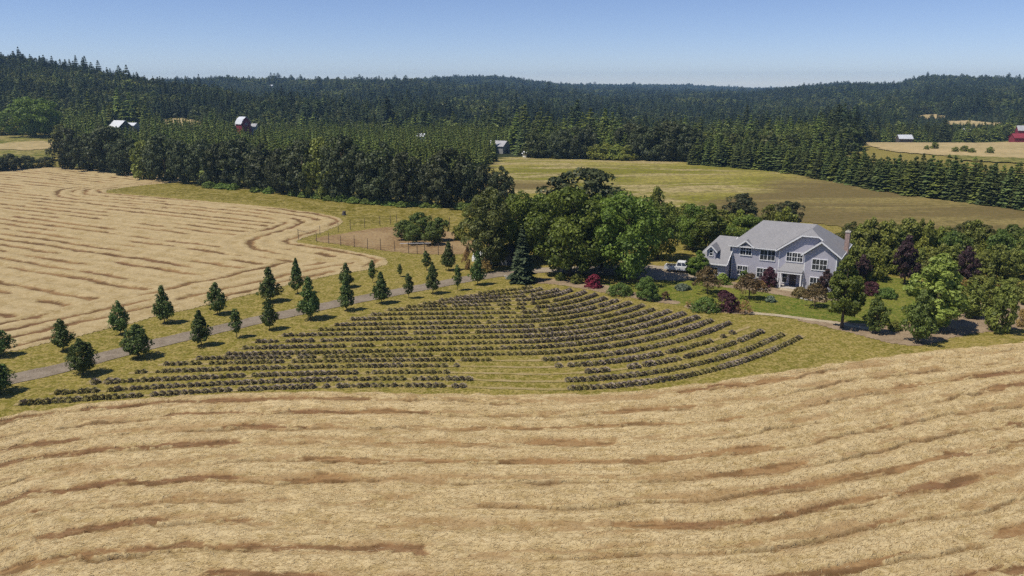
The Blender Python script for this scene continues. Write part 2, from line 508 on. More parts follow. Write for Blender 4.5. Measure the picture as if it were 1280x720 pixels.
M['boxwood'] = leafmat("boxwood_leaves", (0.034, 0.058, 0.012), (0.115, 0.155, 0.030), 0.15, 0.15)
M['ochre'] = leafmat("ochre_twiggy_leaves", (0.13, 0.085, 0.03), (0.30, 0.20, 0.07), 0.3, 0.2)
M['juniper'] = leafmat("blue_green_juniper", (0.055, 0.075, 0.05), (0.14, 0.17, 0.11), 0.15, 0.1)
M['bramble'] = leafmat("bright_bramble_leaves", (0.05, 0.085, 0.012), (0.145, 0.195, 0.035), 0.25)

def lav_mat():
    t = NT("lavender_plant"); tip = t.attr("tip"); r = t.attr("rnd")
    oi = t.n("ShaderNodeObjectInfo").outputs["Random"]
    green = t.ramp(r, [(0, (0.15, 0.135, 0.035)), (1, (0.29, 0.25, 0.075))])
    purp = t.ramp(r, [(0, (0.20, 0.155, 0.13)), (0.5, (0.30, 0.242, 0.215)), (1, (0.42, 0.35, 0.31))])
    c = t.mix(tip, green, purp)
    d = t.n("ShaderNodeBsdfDiffuse"); t.l(c, d.inputs[0]); t.l(d.outputs[0], t.out.inputs[0])
    return t.m
M['lav'] = lav_mat()

# ------------------------------------------------------------------ ground sheets
GY = np.concatenate([np.arange(-400, 0, 40), np.arange(0, 250, 10), np.arange(250, 1000, 8), np.arange(1000, 2000, 25), np.arange(2000, 4500, 60), [4500]]).astype(float)

def forest_edge(px):
    """distance at which woodland starts along each photo column"""
    return np.interp(px, [-300, 60, 80, 120, 240, 330, 430, 560, 640, 740, 870, 1000, 1060, 1080, 1600],
                     [445, 440, 306, 300, 268, 246, 229, 218, 345, 340, 325, 330, 345, 492, 500])

def build_ground():
    ns = 220; s = np.linspace(-1, 1, ns)
    hw = np.maximum(500, 1.15 * (GY + 200))
    X = s[None, :] * hw[:, None]; Y = np.repeat(GY[:, None], ns, 1)
    Z = terrain(X, Y)
    V = np.stack([X, Y, Z], -1).reshape(-1, 3)
    n = len(GY)
    i, j = np.meshgrid(np.arange(n - 1), np.arange(ns - 1), indexing='ij')
    a = (i * ns + j).ravel()
    F = np.stack([a, a + 1, a + ns + 1, a + ns], 1)
    px = 640 + 1032 * X / np.maximum(Y, 60)
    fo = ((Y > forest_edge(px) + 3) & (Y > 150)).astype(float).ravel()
    return struct(obj("ground", fastmesh("ground", V, F, {"forest": fo}, M['ground'], True)))
build_ground()

def sheet(name, poly, cell, z0, mat, jit=0.4, jscale=1.0, hfun=None, smooth=True, clip=None):
    poly = np.asarray(poly)
    x0, y0 = poly.min(0) - cell; x1, y1 = poly.max(0) + cell
    xs = np.arange(x0, x1 + cell, cell); ys = np.arange(y0, y1 + cell, cell)
    X, Y = np.meshgrid(xs, ys)
    D, AL = sdf(X.ravel(), Y.ravel(), poly)
    D = D.reshape(X.shape) + (fbm(X / jscale, Y / jscale, 3, 3) - 0.5) * 2 * jit
    AL = AL.reshape(X.shape)
    C = (D[:-1, :-1] + D[1:, :-1] + D[:-1, 1:] + D[1:, 1:]) / 4 > 0
    if clip: C &= clip(X[:-1, :-1], Y[:-1, :-1])
    Z = terrain(X, Y) + z0
    attrs = {}
    if hfun:
        h, attrs = hfun(X, Y, D, AL); Z = Z + h
    nx = len(xs)
    ii, jj = np.nonzero(C); a = ii * nx + jj
    F = np.stack([a, a + 1, a + nx + 1, a + nx], 1)
    used = np.zeros(X.size, bool); used[F.ravel()] = True
    remap = np.cumsum(used) - 1
    V = np.stack([X, Y, Z], -1).reshape(-1, 3)[used]
    me = fastmesh(name, V, remap[F], {k: v.ravel()[used] for k, v in attrs.items()}, mat, smooth)
    return struct(obj(name, me))

# --- near hay field: swaths run parallel to its curved upper edge
EDGE_PX = [(-60, 533), (0, 521), (70, 511), (150, 501), (260, 493), (400, 490), (560, 493), (700, 494), (800, 490), (900, 477), (1000, 461), (1100, 447), (1200, 436), (1290, 427), (1420, 413)]
edge = [tuple(p) for p in gpoly(EDGE_PX)]
GUIDE = np.array([(-86, 6), (-72, 34), (-62, 57)] + edge[1:])
GUIDE = chaikin(GUIDE, 3)
HAY = np.vstack([GUIDE, [(125, 30), (60, 22)]])

def swath(D, AL, X, Y, spacing, seed, wob=0.55, gapthr=0.50, maxw=0.30):
    D2 = D + (fbm(X / 9, Y / 9, seed, 3) - 0.5) * 2 * wob * 2.2 + (fbm(AL / 5, D / 2.5, seed + 4, 3) - 0.5) * 1.1
    ph = D2 / spacing
    idx = np.floor(ph); fr = ph - idx
    streak = fbm(AL / 18 + idx * 7.31, idx * 3.7, seed + 9, 4)           # long broken streaks
    frag = fbm(AL / 3.0, D / 0.6, seed + 12, 4)
    width = np.clip((streak - gapthr) * 3.0, -0.2, maxw) + (frag - 0.5) * 0.30
    edge_d = width - np.abs(fr - 0.5) + (fbm(X / 0.5, Y / 0.4, seed + 20, 2) - 0.5) * 0.10
    gap = sstep(-0.01, 0.02, edge_d)
    return ph, fr, gap, streak

def near_hay_h(X, Y, D, AL):
    d, al = dist_poly(X.ravel(), Y.ravel(), GUIDE, False)
    d = d.reshape(X.shape); al = al.reshape(X.shape)
    ph, fr, gap, streak = swath(d, al, X, Y, 3.4, 31, 0.35, 0.46 + 0.035 * sstep(-20, 40, X), 0.13)
    ridge = 0.5 + 0.5 * np.cos(2 * np.pi * fr)
    clump = fbm(X / 1.3, Y / 0.9, 71, 4); fine = fbm(X / 0.34, Y / 0.30, 77, 3)
    sheen = fbm(al / 1.9 + d * 0.35, d / 0.5, 91, 3)
    comb = fbm(al / 2.6 - d * 0.8, d / 0.45 + al * 0.35, 93, 3)      # combed diagonal sweeps of straw
    h = 0.12 + 0.12 * ridge + 0.18 * (clump - 0.5) + 0.06 * (fine - 0.5) + 0.26 * (sheen - 0.5) + 0.14 * (comb - 0.5)
    # torn lips: thin curled edges where one swath laps over the next
    lipn = fbm(al / 12 + 31, np.floor(ph) * 1.7, 55, 3)
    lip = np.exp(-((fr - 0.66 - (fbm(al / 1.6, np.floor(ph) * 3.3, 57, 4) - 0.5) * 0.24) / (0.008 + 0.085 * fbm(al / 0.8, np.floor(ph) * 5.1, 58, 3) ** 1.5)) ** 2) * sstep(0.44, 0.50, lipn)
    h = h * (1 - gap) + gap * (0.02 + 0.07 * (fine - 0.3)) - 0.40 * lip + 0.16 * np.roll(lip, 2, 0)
    h = h * sstep(-0.1, 0.8, D) + 0.01
    ragn = fbm(al / 2.4 + 5, d / 0.7, 63, 4) + 0.35 * (fbm(al / 14, np.floor(ph) * 2.3, 66, 2) - 0.5)
    thin = 0.62 * sstep(0.50, 0.55, ragn) * sstep(0.42, 0.16, np.abs(fr - 0.52))
    dirt = np.clip(gap * 0.92 + thin, 0, 1)
    soil = sstep(0.55, 0.70, fbm(X / 14, Y / 9, 15, 3) + 0.16 * sstep(10, -40, X)) * gap
    ridgec = np.clip((0.35 + 0.65 * sstep(0.3, 0.9, ridge)) * (0.55 * sstep(0.42, 0.58, sheen) + 0.75 * sstep(0.48, 0.62, comb)) * (1 - dirt), 0, 1)
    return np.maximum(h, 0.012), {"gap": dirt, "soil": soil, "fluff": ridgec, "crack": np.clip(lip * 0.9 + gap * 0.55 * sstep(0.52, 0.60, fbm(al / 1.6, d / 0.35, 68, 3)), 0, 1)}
hay_obj = sheet("hay_field", HAY, 0.125, 0.02, M['hay'], 0.5, 1.2, near_hay_h, clip=lambda x, y: (np.abs(x) < 0.74 * y + 14) & (y > 34))
hay_obj["label"] = "near field of cut straw lying in curved swaths"

# --- left hay field
LHAY_PX = [(-220, 492), (-60, 456), (0, 442), (60, 429), (130, 412), (200, 395), (280, 377), (350, 358), (420, 343), (465, 336), (486, 329), (484, 323), (440, 314), (395, 307), (368, 303), (380, 297), (405, 290), (428, 280), (427, 272), (395, 266), (340, 259), (250, 251), (180, 245), (118, 240), (173, 232), (222, 228), (246, 225), (205, 220), (170, 216), (130, 212), (60, 210), (0, 213), (-200, 217), (-320, 240)]
LHAY = gpoly(LHAY_PX)
LHAY = np.vstack([LHAY[:1], chaikin(LHAY, 1)])
def left_hay_h(X, Y, D, AL):
    dirx, diry = 0.885, -0.466
    cross = X * (-diry) + Y * dirx; alongl = X * dirx + Y * diry
    w = sstep(17, 13, D)
    dd = np.where(w > 0.5, D, cross); aa = np.where(w > 0.5, AL, alongl)
    ph, fr, gap, streak = swath(dd, aa, X, Y, 3.7, 131, 0.20, 0.43, 0.16)
    ridge = 0.5 + 0.5 * np.cos(2 * np.pi * fr)
    clump = fbm(X / 1.5, Y / 1.5, 171, 4)
    h = 0.10 + 0.13 * ridge + 0.20 * (clump - 0.5)
    h = h * (1 - gap) + 0.02
    h = h * sstep(-0.1, 1.0, D)
    soil = sstep(0.52, 0.66, fbm(X / 16, Y / 16, 115, 3)) * gap
    return np.maximum(h, 0.012), {"gap": gap, "soil": soil, "fluff": sstep(0.5, 1, ridge) * (1 - gap) * 0.4, "crack": gap * 0.75 * sstep(0.47, 0.58, fbm(aa / 3.2, dd / 0.8, 168, 3))}
lh = sheet("hay_field", LHAY, 0.36, 0.02, M['hay_far'], 0.6, 2.0, left_hay_h)
lh["label"] = "left field of cut straw in straight rows behind the driveway trees"

# --- olive inlet and rough grass beyond, meadow, far tan field
INLET = gpoly([(112, 239), (173, 231), (225, 227), (300, 229), (372, 241), (440, 247), (520, 255), (590, 262), (610, 290), (560, 300), (500, 276), (438, 284), (436, 272), (395, 263), (340, 256), (250, 248), (180, 242)])
sheet("rough_grass", INLET, 1.0, 0.015, M['inlet'], 1.2, 4.0)
MEADOW = gpoly([(575, 203), (610, 196), (690, 192), (760, 195), (830, 200), (900, 206), (960, 211), (1040, 224), (1120, 239), (1200, 250), (1300, 263), (1420, 282), (1400, 330), (1280, 315), (1100, 290), (1000, 278), (900, 270), (800, 275), (700, 270), (640, 262), (600, 240)])
def meadow_h(X, Y, D, AL):
    px = 640 + 1032 * X / Y
    # the ploughed brown end lies beyond this line
    a = np.array(at(840, 268)); b = np.array(at(965, 213)); n = np.array([(b - a)[1], -(b - a)[0]]); n = n / np.hypot(*n)
    br = sstep(-25, 40, (X - a[0]) * n[0] + (Y - a[1]) * n[1])
    c = at(640, 232)
    br = np.maximum(br, 0.95 * np.exp(-((X - c[0]) / 22) ** 2 - ((Y - c[1]) / 14) ** 2))
    return np.zeros_like(X), {"brown": br}
sheet("meadow", MEADOW, 2.2, 0.12, M['meadow'], 1.5, 8.0, meadow_h)
def farpoly(pts):
    return np.array([atY(px, Y)[:2] for px, Y in pts])
TANF = farpoly([(1062, 480), (1100, 484), (1180, 478), (1290, 455), (1500, 440), (1500, 322), (1300, 338), (1200, 352), (1120, 378), (1080, 425)])
sheet("tan_field", TANF, 3.0, 0.35, M['tanfield'], 2, 10)
TANF2 = farpoly([(1180, 360), (1240, 350), (1310, 339), (1500, 320), (1500, 296), (1300, 318), (1200, 335)])
sheet("grass_strip", TANF2, 3.0, 0.5, M['stripgrass'], 2, 10)
LEFTF = farpoly([(-250, 330), (40, 318), (72, 345), (74, 400), (60, 432), (-250, 436)])
sheet("pasture", LEFTF, 3.0, 0.3, M['stripgrass'], 2, 10)
LEFTT = farpoly([(-200, 372), (-20, 368), (40, 362), (70, 372), (72, 396), (50, 405), (-20, 385), (-200, 392)])
sheet("tan_field", LEFTT, 2.5, 0.5, M['tanfield'], 2.5, 10)
CLEAR = [farpoly([(204, 500), (252, 498), (254, 545), (225, 560), (205, 545)]),
         farpoly([(1184, 800), (1215, 792), (1252, 788), (1252, 812), (1215, 842), (1186, 848)]),
         farpoly([(1140, 890), (1172, 880), (1186, 890), (1165, 945), (1142, 940)]),
         farpoly([(1185, 618), (1212, 612), (1212, 650), (1190, 655)]),
         farpoly([(775, 880), (812, 880), (808, 960), (780, 960)]),
         farpoly([(845, 900), (852, 900), (852, 960), (845, 960)]),
         farpoly([(712, 760), (726, 760), (726, 800), (712, 800)]),
         farpoly([(-60, 445), (18, 445), (18, 470), (-60, 470)])]
for i, cp in enumerate(CLEAR):
    sheet("clearing", cp, 3.0, 0.6, M['tanfield'], 2, 10)

# --- lawn, mulch, path, yard, driveway
LAWN = gpoly([(655, 352), (700, 352), (760, 356), (850, 350), (905, 352), (960, 360), (1030, 366), (1060, 352), (1100, 344), (1150, 352), (1200, 372), (1190, 392), (1150, 410), (1060, 402), (1000, 398), (940, 391), (880, 388), (835, 380), (790, 372), (740, 362), (690, 354)])
sheet("lawn", chaikin(LAWN, 2, True), 0.5, 0.025, M['lawn'], 0.5, 2.0)
MULCH = gpoly([(985, 398), (1040, 401), (1100, 408), (1150, 404), (1180, 392), (1210, 380), (1290, 372), (1330, 395), (1290, 410), (1240, 414), (1200, 420), (1150, 433), (1120, 431), (1075, 419), (1030, 408)])
sheet("planting_bed", chaikin(MULCH, 2, True), 0.4, 0.035, M['mulch'], 0.35, 1.5)
BED2 = gpoly([(648, 346), (690, 348), (730, 352), (760, 357), (800, 368), (850, 376), (850, 382), (800, 375), (745, 364), (700, 356), (655, 353)])
sheet("planting_bed", chaikin(BED2, 2, True), 0.4, 0.035, M['mulch'], 0.3, 1.5)
BED3 = gpoly([(880, 350), (915, 352), (975, 361), (1035, 370), (1036, 380), (1005, 375), (960, 366), (905, 359), (880, 357)])
sheet("planting_bed", chaikin(BED3, 2, True), 0.35, 0.04, M['mulch'], 0.25, 1.5)
BED4 = gpoly([(855, 380), (900, 383), (945, 389), (945, 394), (900, 391), (855, 386)])
sheet("planting_bed", chaikin(BED4, 2, True), 0.3, 0.035, M['mulch'], 0.25, 1.5)

def ribbon(name, pts, width, z0, mat, step=0.8, jit=0.12, seed=0):
    P = np.asarray(pts, float)
    seg = np.hypot(*np.diff(P, axis=0).T); L = np.concatenate([[0], np.cumsum(seg)])
    n = max(2, int(L[-1] / step)); t = np.linspace(0, L[-1], n)
    X = np.interp(t, L, P[:, 0]); Y = np.interp(t, L, P[:, 1])
    dx = np.gradient(X); dy = np.gradient(Y); ln = np.hypot(dx, dy); nx, ny = -dy / ln, dx / ln
    wl = width / 2 + (fbm(t / 1.3, t * 0 + seed, 41, 3) - 0.5) * 2 * jit
    wr = width / 2 + (fbm(t / 1.3, t * 0 + seed + 9.5, 43, 3) - 0.5) * 2 * jit
    V = np.concatenate([np.stack([X + nx * wl, Y + ny * wl, terrain(X, Y) + z0], 1), np.stack([X, Y, terrain(X, Y) + z0 + 0.01], 1),
                        np.stack([X - nx * wr, Y - ny * wr, terrain(X, Y) + z0], 1)])
    k = np.arange(n - 1)
    F = np.concatenate([np.stack([k + n, k + n + 1, k + 1, k], 1), np.stack([k + 2 * n, k + 2 * n + 1, k + n + 1, k + n], 1)])
    return struct(obj(name, fastmesh(name, V, F, None, mat, True)))

DRIVE = gpoly([(-160, 507), (-60, 489), (20, 473), (80, 460), (130, 446), (200, 428), (280, 410), (360, 392), (450, 374), (540, 357), (600, 346), (645, 340), (700, 336.5), (760, 336), (830, 341)])
ribbon("driveway", chaikin(DRIVE, 2), 3.5, 0.045, M['gravel'], 0.7, 0.25)
YARD = gpoly([(640, 338), (700, 333.5), (770, 332), (850, 332), (880, 337), (880, 349), (850, 352), (800, 349), (760, 343), (690, 341)])
sheet("gravel_yard", chaikin(YARD, 2, True), 0.5, 0.06, M['drive2'], 0.3, 2.0)
PATH = gpoly([(935, 391.5), (960, 393), (1000, 398), (1040, 403), (1090, 412)])
ribbon("garden_path", chaikin(PATH, 2), 1.1, 0.05, M['path'], 0.5, 0.15, 3)
PATH2 = gpoly([(975, 361), (1000, 365), (1030, 372), (1050, 377)])
ribbon("garden_path", chaikin(PATH2, 2), 1.5, 0.055, M['path'], 0.5, 0.15, 5)
GARD = gpoly([(384, 300), (420, 293), (455, 287), (505, 282), (560, 288), (596, 302), (596, 317), (560, 318), (520, 318), (480, 313), (430, 306)])
sheet("garden_soil", chaikin(GARD, 2, True), 0.6, 0.03, M['garden_soil'], 0.6, 3.0)

# --- loose straw on the near field (uncountable)
def loose_straw(n=150000):
    me = hay_obj.data
    nv = len(me.vertices); co = np.empty(nv * 3, np.float32); me.vertices.foreach_get("co", co); co = co.reshape(-1, 3)
    gp = np.empty(nv, np.float32); me.attributes["gap"].data.foreach_get("value", gp)
    d, al = dist_poly(co[:, 0], co[:, 1], GUIDE, False)
    seen = (np.abs(co[:, 0]) < 0.70 * co[:, 1] + 6) & (co[:, 1] > 38)
    w = seen * (1.02 - 0.97 * gp) * (1.2 - 0.006 * co[:, 1])
    k = R.choice(nv, n, p=w / w.sum())
    c = co[k].astype(float) + R.normal(0, 0.07, (n, 3)) * [1, 1, 0]
    # local swath direction
    e = 0.4; d1, _ = dist_poly(c[:, 0] + e, c[:, 1], GUIDE, False); d2, _ = dist_poly(c[:, 0], c[:, 1] + e, GUIDE, False)
    base = np.arctan2(-(d1 - d[k]), (d2 - d[k]))
    ang = base + R.normal(0, 0.55, n) + 0.25
    ln = R.uniform(0.18, 0.55, n); wd = R.uniform(0.004, 0.010, n); tilt = R.normal(0.02, 0.10, n)
    u = np.stack([np.cos(ang) * np.cos(tilt), np.sin(ang) * np.cos(tilt), np.sin(tilt)], 1)
    v = np.stack([-np.sin(ang), np.cos(ang), R.normal(0, 0.3, n)], 1)
    c[:, 2] += R.uniform(0.005, 0.035, n) + np.abs(np.sin(tilt)) * ln * 0.4
    a = c - u * ln[:, None] / 2; b = c + u * ln[:, None] / 2
    V = np.stack([a - v * wd[:, None], a + v * wd[:, None], b + v * wd[:, None], b - v * wd[:, None]], 1).reshape(-1, 3)
    F = np.arange(4 * n).reshape(-1, 4)
    rn = np.repeat(np.clip(R.normal(0.5, 0.25, n), 0, 1), 4)
    stuff(obj("loose_straw", fastmesh("loose_straw", V, F, {"rnd": rn}, M['strand'])), "loose dry straw strands lying over the near field", "straw")
loose_straw()

# ------------------------------------------------------------------ lavender
LAV_L = [(30, 505), (73, 492), (119, 479), (172, 466), (208, 456), (250, 449), (286, 444), (307, 436), (323, 428), (356, 420), (394, 413), (421, 407), (441, 400), (467, 394), (488, 388), (511, 384), (531, 380), (552, 376), (571, 373), (600, 367)]
LAV_R = [(1000, 422), (978, 419), (952, 415), (932, 410), (911, 405), (888, 402), (872, 397), (854, 393), (836, 390), (818, 387), (803, 383), (787, 379.5), (772, 376), (758, 373), (744, 369.5), (731, 366), (712, 364), (698, 363), (679, 361.5), (663, 359.5)]
LAV_GAP = {0: (586, 709), 1: (600, 709), 2: (560, 712), 3: (575, 690), 4: (614, 676)}
NROW = 20
m0 = np.array(at(650, 486)); m1 = np.array(at(650, 362))

def row_curve(i):
    L = np.array(at(*LAV_L[i])); Rr = np.array(at(*LAV_R[i])); Mm = m0 + (m1 - m0) * i / (NROW - 1)
    bow = 3.2 * max(0.0, 1 - i / 5.0)
    t = np.linspace(0, 1, 60)[:, None]
    left = L + (Mm - L) * t + np.array([0, 1.0]) * (bow * 4 * t * (1 - t))
    if i < 6:
        t2 = t ** 1.25
        left = L + (Mm - L) * t + np.array([0, 1.0]) * (bow * 3.2 * t2 * (1 - t))
    tang = (left[-1] - left[-4]); tang = tang / np.hypot(*tang)
    C = Mm + tang * 0.45 * np.hypot(*(Rr - Mm))
    right = (1 - t) ** 2 * Mm + 2 * t * (1 - t) * C + t * t * Rr
    P = np.vstack([left, right[1:]])
    return P

def resample(P, step):
    L = np.concatenate([[0], np.cumsum(np.hypot(*np.diff(P, axis=0).T))])
    t = np.arange(0, L[-1], step)
    return np.stack([np.interp(t, L, P[:, 0]), np.interp(t, L, P[:, 1])], 1)

def px_of(x, y, z=0.0):
    return 640 + 1000 * x / (y * CP + (CAM_H - z) * SP)

def lav_geo(rng, tipamt, nb=150):
    V = []; F = []; tip = []; rn = []
    # inner mound
    nu, nvv = 9, 4
    for a in range(nvv + 1):
        e = a / nvv * math.pi / 2
        for b in range(nu):
            t = 2 * math.pi * b / nu
            r = 0.40 * math.cos(e) * rng.uniform(0.88, 1.1)
            V.append((r * math.cos(t), r * math.sin(t), 0.40 * math.sin(e) * rng.uniform(0.92, 1.06) - 0.02)); tip.append(0.25 * tipamt); rn.append(rng.uniform(0, 0.6))
    for a in range(nvv):
        for b in range(nu):
            c = (b + 1) % nu
            F.append((a * nu + b, a * nu + c, (a + 1) * nu + c, (a + 1) * nu + b))
    for k in range(nb):
        t = rng.uniform(0, 2 * math.pi); e = math.asin(rng.uniform(0.03, 1.0) ** 0.9)
        d = np.array([math.cos(t) * math.cos(e), math.sin(t) * math.cos(e), math.sin(e)])
        lenf = rng.uniform(0.80, 1.12)
        tipp = d * np.array([0.53, 0.53, 0.58]) * lenf
        root = d * np.array([0.30, 0.30, 0.26])
        s = np.cross(d, [0.2, 0.3, 1.0]); s = s / (np.linalg.norm(s) + 1e-6)
        w0 = rng.uniform(0.02, 0.04); w1 = rng.uniform(0.025, 0.06)
        mid = root + (tipp - root) * 0.6
        n = len(V)
        V += [tuple(root - s * w0), tuple(root + s * w0), tuple(mid + s * w1), tuple(mid - s * w1), tuple(tipp + s * w1 * 0.6), tuple(tipp - s * w1 * 0.6)]
        F += [(n, n + 1, n + 2, n + 3), (n + 3, n + 2, n + 4, n + 5)]
        tip += [0, 0, tipamt * 0.8, tipamt * 0.8, tipamt, tipamt]
        rn += [rng.uniform(0, 1)] * 6
    return np.array(V), np.array(F), np.array(tip), np.array(rn)

LAVP = [lav_geo(np.random.default_rng(100 + k), a) for k, a in enumerate([1.0, 0.9, 0.8, 0.5, 0.3])]
LAVM = [fastmesh("lavender_bush", v, f, {"tip": t, "rnd": r}, M['lav']) for v, f, t, r in LAVP]
bushes = []
for i in range(NROW):
    P = row_curve(i)
    e0 = P[0] - (P[3] - P[0]) / np.hypot(*(P[3] - P[0])) * 0.9; e1 = P[-1] + (P[-1] - P[-4]) / np.hypot(*(P[-1] - P[-4])) * 0.9
    ribbon("bare_soil_strip", np.vstack([e0, P, e1]), 0.52, 0.035, M['strip'], 0.4, 0.22, i)
    pts = resample(P, 0.72)
    pxs = px_of(pts[:, 0], pts[:, 1])
    for k, (x, y) in enumerate(pts):
        px = pxs[k]
        if i in LAV_GAP and LAV_GAP[i][0] < px < LAV_GAP[i][1]: continue
        left = px < 650
        miss = 0.015
        if left: miss = 0.05 if i < 6 else 0.02
        if 600 < px < 690 and 10 <= i <= 17: miss = 0.16
        if 690 < px < 1000 and i in (2, 3) and vnoise(k / 3.0, i, 8) > 0.66: miss = 0.6
        if R.random() < miss: continue
        patch = float(vnoise(x / 7, y / 3.2, 61)) + (0.12 if not left else -0.04)
        big = 0.84 + (0.10 if not left else 0.0)
        if 150 > px: big += 0.22
        sc = big * R.uniform(0.90, 1.05) * (0.88 + 0.24 * patch)
        if left and R.random() < 0.12: sc *= 0.72
        v = int(np.clip((0.98 - patch) * 5.2 + R.normal(0, 0.8), 0, 4))
        bushes.append((x + R.normal(0, 0.035), y + R.normal(0, 0.03), sc, R.uniform(0, 6.28), v, i))
bushes.sort(key=lambda b: b[0] ** 2 + b[1] ** 2)
for n, (x, y, sc, rz, v, i) in enumerate(bushes[:300]):
    o = obj("lavender_bush", LAVM[v], None, (x, y, 0.03)); o.rotation_euler = (0, 0, rz); o.scale = (sc * 1.1, sc * 1.1, sc * 0.80)
    which = "outermost" if i == 0 else ["", "second", "third", "fourth", "fifth", "sixth", "seventh", "eighth", "ninth", "tenth"][min(i, 9)]
    tag(o, f"grey-purple lavender bush in the {which} row counted from the hay field", "lavender bush", f"lavender bushes of the {which} row")
VV = []; FF = []; TT = []; RR = []; off = 0
for (x, y, sc, rz, v, i) in bushes[300:]:
    V, F, t, r = LAVP[v]
    c, s = math.cos(rz), math.sin(rz)
    VV.append(np.stack([(V[:, 0] * c - V[:, 1] * s) * sc * 1.1 + x, (V[:, 0] * s + V[:, 1] * c) * sc * 1.1 + y, V[:, 2] * sc * 0.80 + 0.03], 1))
    FF.append(F + off); TT.append(t); RR.append(r); off += len(V)
stuff(obj("lavender_plants", fastmesh("lavender_plants", np.concatenate(VV), np.concatenate(FF), {"tip": np.concatenate(TT), "rnd": np.concatenate(RR)}, M['lav'])),
      "rows of lavender further back towards the house and driveway", "lavender")
print("LAV", len(bushes))

# ------------------------------------------------------------------ trees and shrubs
def leaves(rng, cen, rad, n, size, outward=None, up=0.25, shell=(0.6, 1.05), flat=1.0):
    """diamond leaf sprigs on the shells of clusters: cen (k,3), rad (k,), n per cluster"""
    k = len(cen); N = k * n
    ci = np.repeat(np.arange(k), n)
    d = rng.normal(0, 1, (N, 3)); d[:, 2] += up
    if outward is not None: d += outward[ci] * 0.7
    d /= np.linalg.norm(d, axis=1)[:, None]
    p = cen[ci] + d * (rad[ci] * rng.uniform(shell[0], shell[1], N))[:, None] * np.array([1, 1, flat])
    nrm = d + rng.normal(0, 0.55, (N, 3)); nrm[:, 2] += 0.25
    nrm /= np.linalg.norm(nrm, axis=1)[:, None]
    a = np.cross(nrm, rng.normal(0, 1, (N, 3))); a /= np.linalg.norm(a, axis=1)[:, None]
    b = np.cross(nrm, a)
    s = size * rng.uniform(0.6, 1.25, N)[:, None]
    V = np.stack([p - a * s * 0.62, p - b * s * 0.42 + nrm * s * 0.12, p + a * s * 0.62, p + b * s * 0.42 + nrm * s * 0.12], 1).reshape(-1, 3)
    F = np.arange(4 * N).reshape(-1, 4)
    rn = np.clip(rng.uniform(0, 1, k)[ci] * 0.45 + rng.uniform(0, 1, N) * 0.55, 0, 1)
    return V, F, np.repeat(rn, 4)

def trunk_geo(rng, h, r, ends, bend=0.15, n=7):
    """tapered trunk plus limbs reaching cluster centres"""
    mb = MB()
    lean = rng.normal(0, bend, 2)
    pts = [(lean[0] * t * t, lean[1] * t * t, -0.15 + (h + 0.15) * t) for t in (0, 0.06, 0.3, 0.65, 1.0)]
    mb.tube(pts, [r * 1.5, r * 1.1, r * 0.9, r * 0.65, r * 0.3], n)
    for e in ends:
        t = rng.uniform(0.3, 0.75); b = Vector((lean[0] * t * t, lean[1] * t * t, h * t))
        if e[2] < b.z + 0.2: b.z = max(0.2 * h, e[2] - 0.25 * h)
        e = Vector(e); m = b.lerp(e, 0.5) + Vector((0, 0, 0.06 * h))
        mb.tube([b, m, e], [r * 0.42, r * 0.28, r * 0.1], 5)
    return mb

def mk_broad(seed, h, w, th, ncl, nleaf, size, mat, rr=(0.13, 0.2), prof='round', tr=None, flat=0.85, nlimb=7, hollow=0.12):
    """broadleaf crown h high and w wide starting at trunk height th; prof picks the outline"""
    rng = np.random.default_rng(seed)
    ch = h - th; cen = []; out = []; rad = []
    lob = rng.uniform(0, 6.28, 4)
    while len(cen) < ncl:
        u = rng.uniform(0, 1); ang = rng.uniform(0, 2 * math.pi)
        if prof == 'round': pr = math.sqrt(max(0, 1 - (2 * u - 0.92) ** 2 / 1.18))
        elif prof == 'cone': pr = min(1.0, (u + 0.12) / 0.3) * (1 - u) ** 0.78 * 1.16
        elif prof == 'egg': pr = min(1.0, (u + 0.12) / 0.36) ** 0.7 * (1 - u ** 2.1) ** 0.62
        elif prof == 'umbrella': pr = (1 - u) ** 0.5
        else: pr = math.sqrt(max(0, 1 - u * u))      # dome, sits on the ground
        if rng.uniform() > 0.25 + 0.75 * pr: continue
        lobe = 1 + 0.13 * math.sin(3 * ang + lob[0] + 3 * u) + 0.09 * math.sin(5 * ang + lob[1] - 4 * u)
        f = rng.uniform(hollow, 1.0) ** 0.5
        rc = w * rng.uniform(rr[0] * 0.75, rr[1]) * (0.6 + 0.4 * pr)
        rad_at = max(0.0, w / 2 * pr * lobe * f - rc * 0.55)
        z = th + ch * (0.04 + 0.93 * u) - rc * 0.25
        cen.append((rad_at * math.cos(ang), rad_at * math.sin(ang), z)); rad.append(rc)
        out.append((math.cos(ang) * pr, math.sin(ang) * pr, 1.4 * (u - 0.35)))
    cen = np.array(cen); out = np.array(out); rad = np.array(rad)
    V, F, rn = leaves(rng, cen, rad, nleaf, size, out, flat=flat)
    if prof == 'dome': V[:, 2] = np.maximum(V[:, 2], -0.02)
    crown = fastmesh("crown", V, F, {"rnd": rn}, mat)
    ends = cen[rng.choice(len(cen), min(nlimb, len(cen)), replace=False)]
    trunk = trunk_geo(rng, th + ch * 0.72, tr or 0.022 * h, ends)
    tm = pymesh("trunk", trunk.V, trunk.F, M['bark'], True)
    return tm, crown

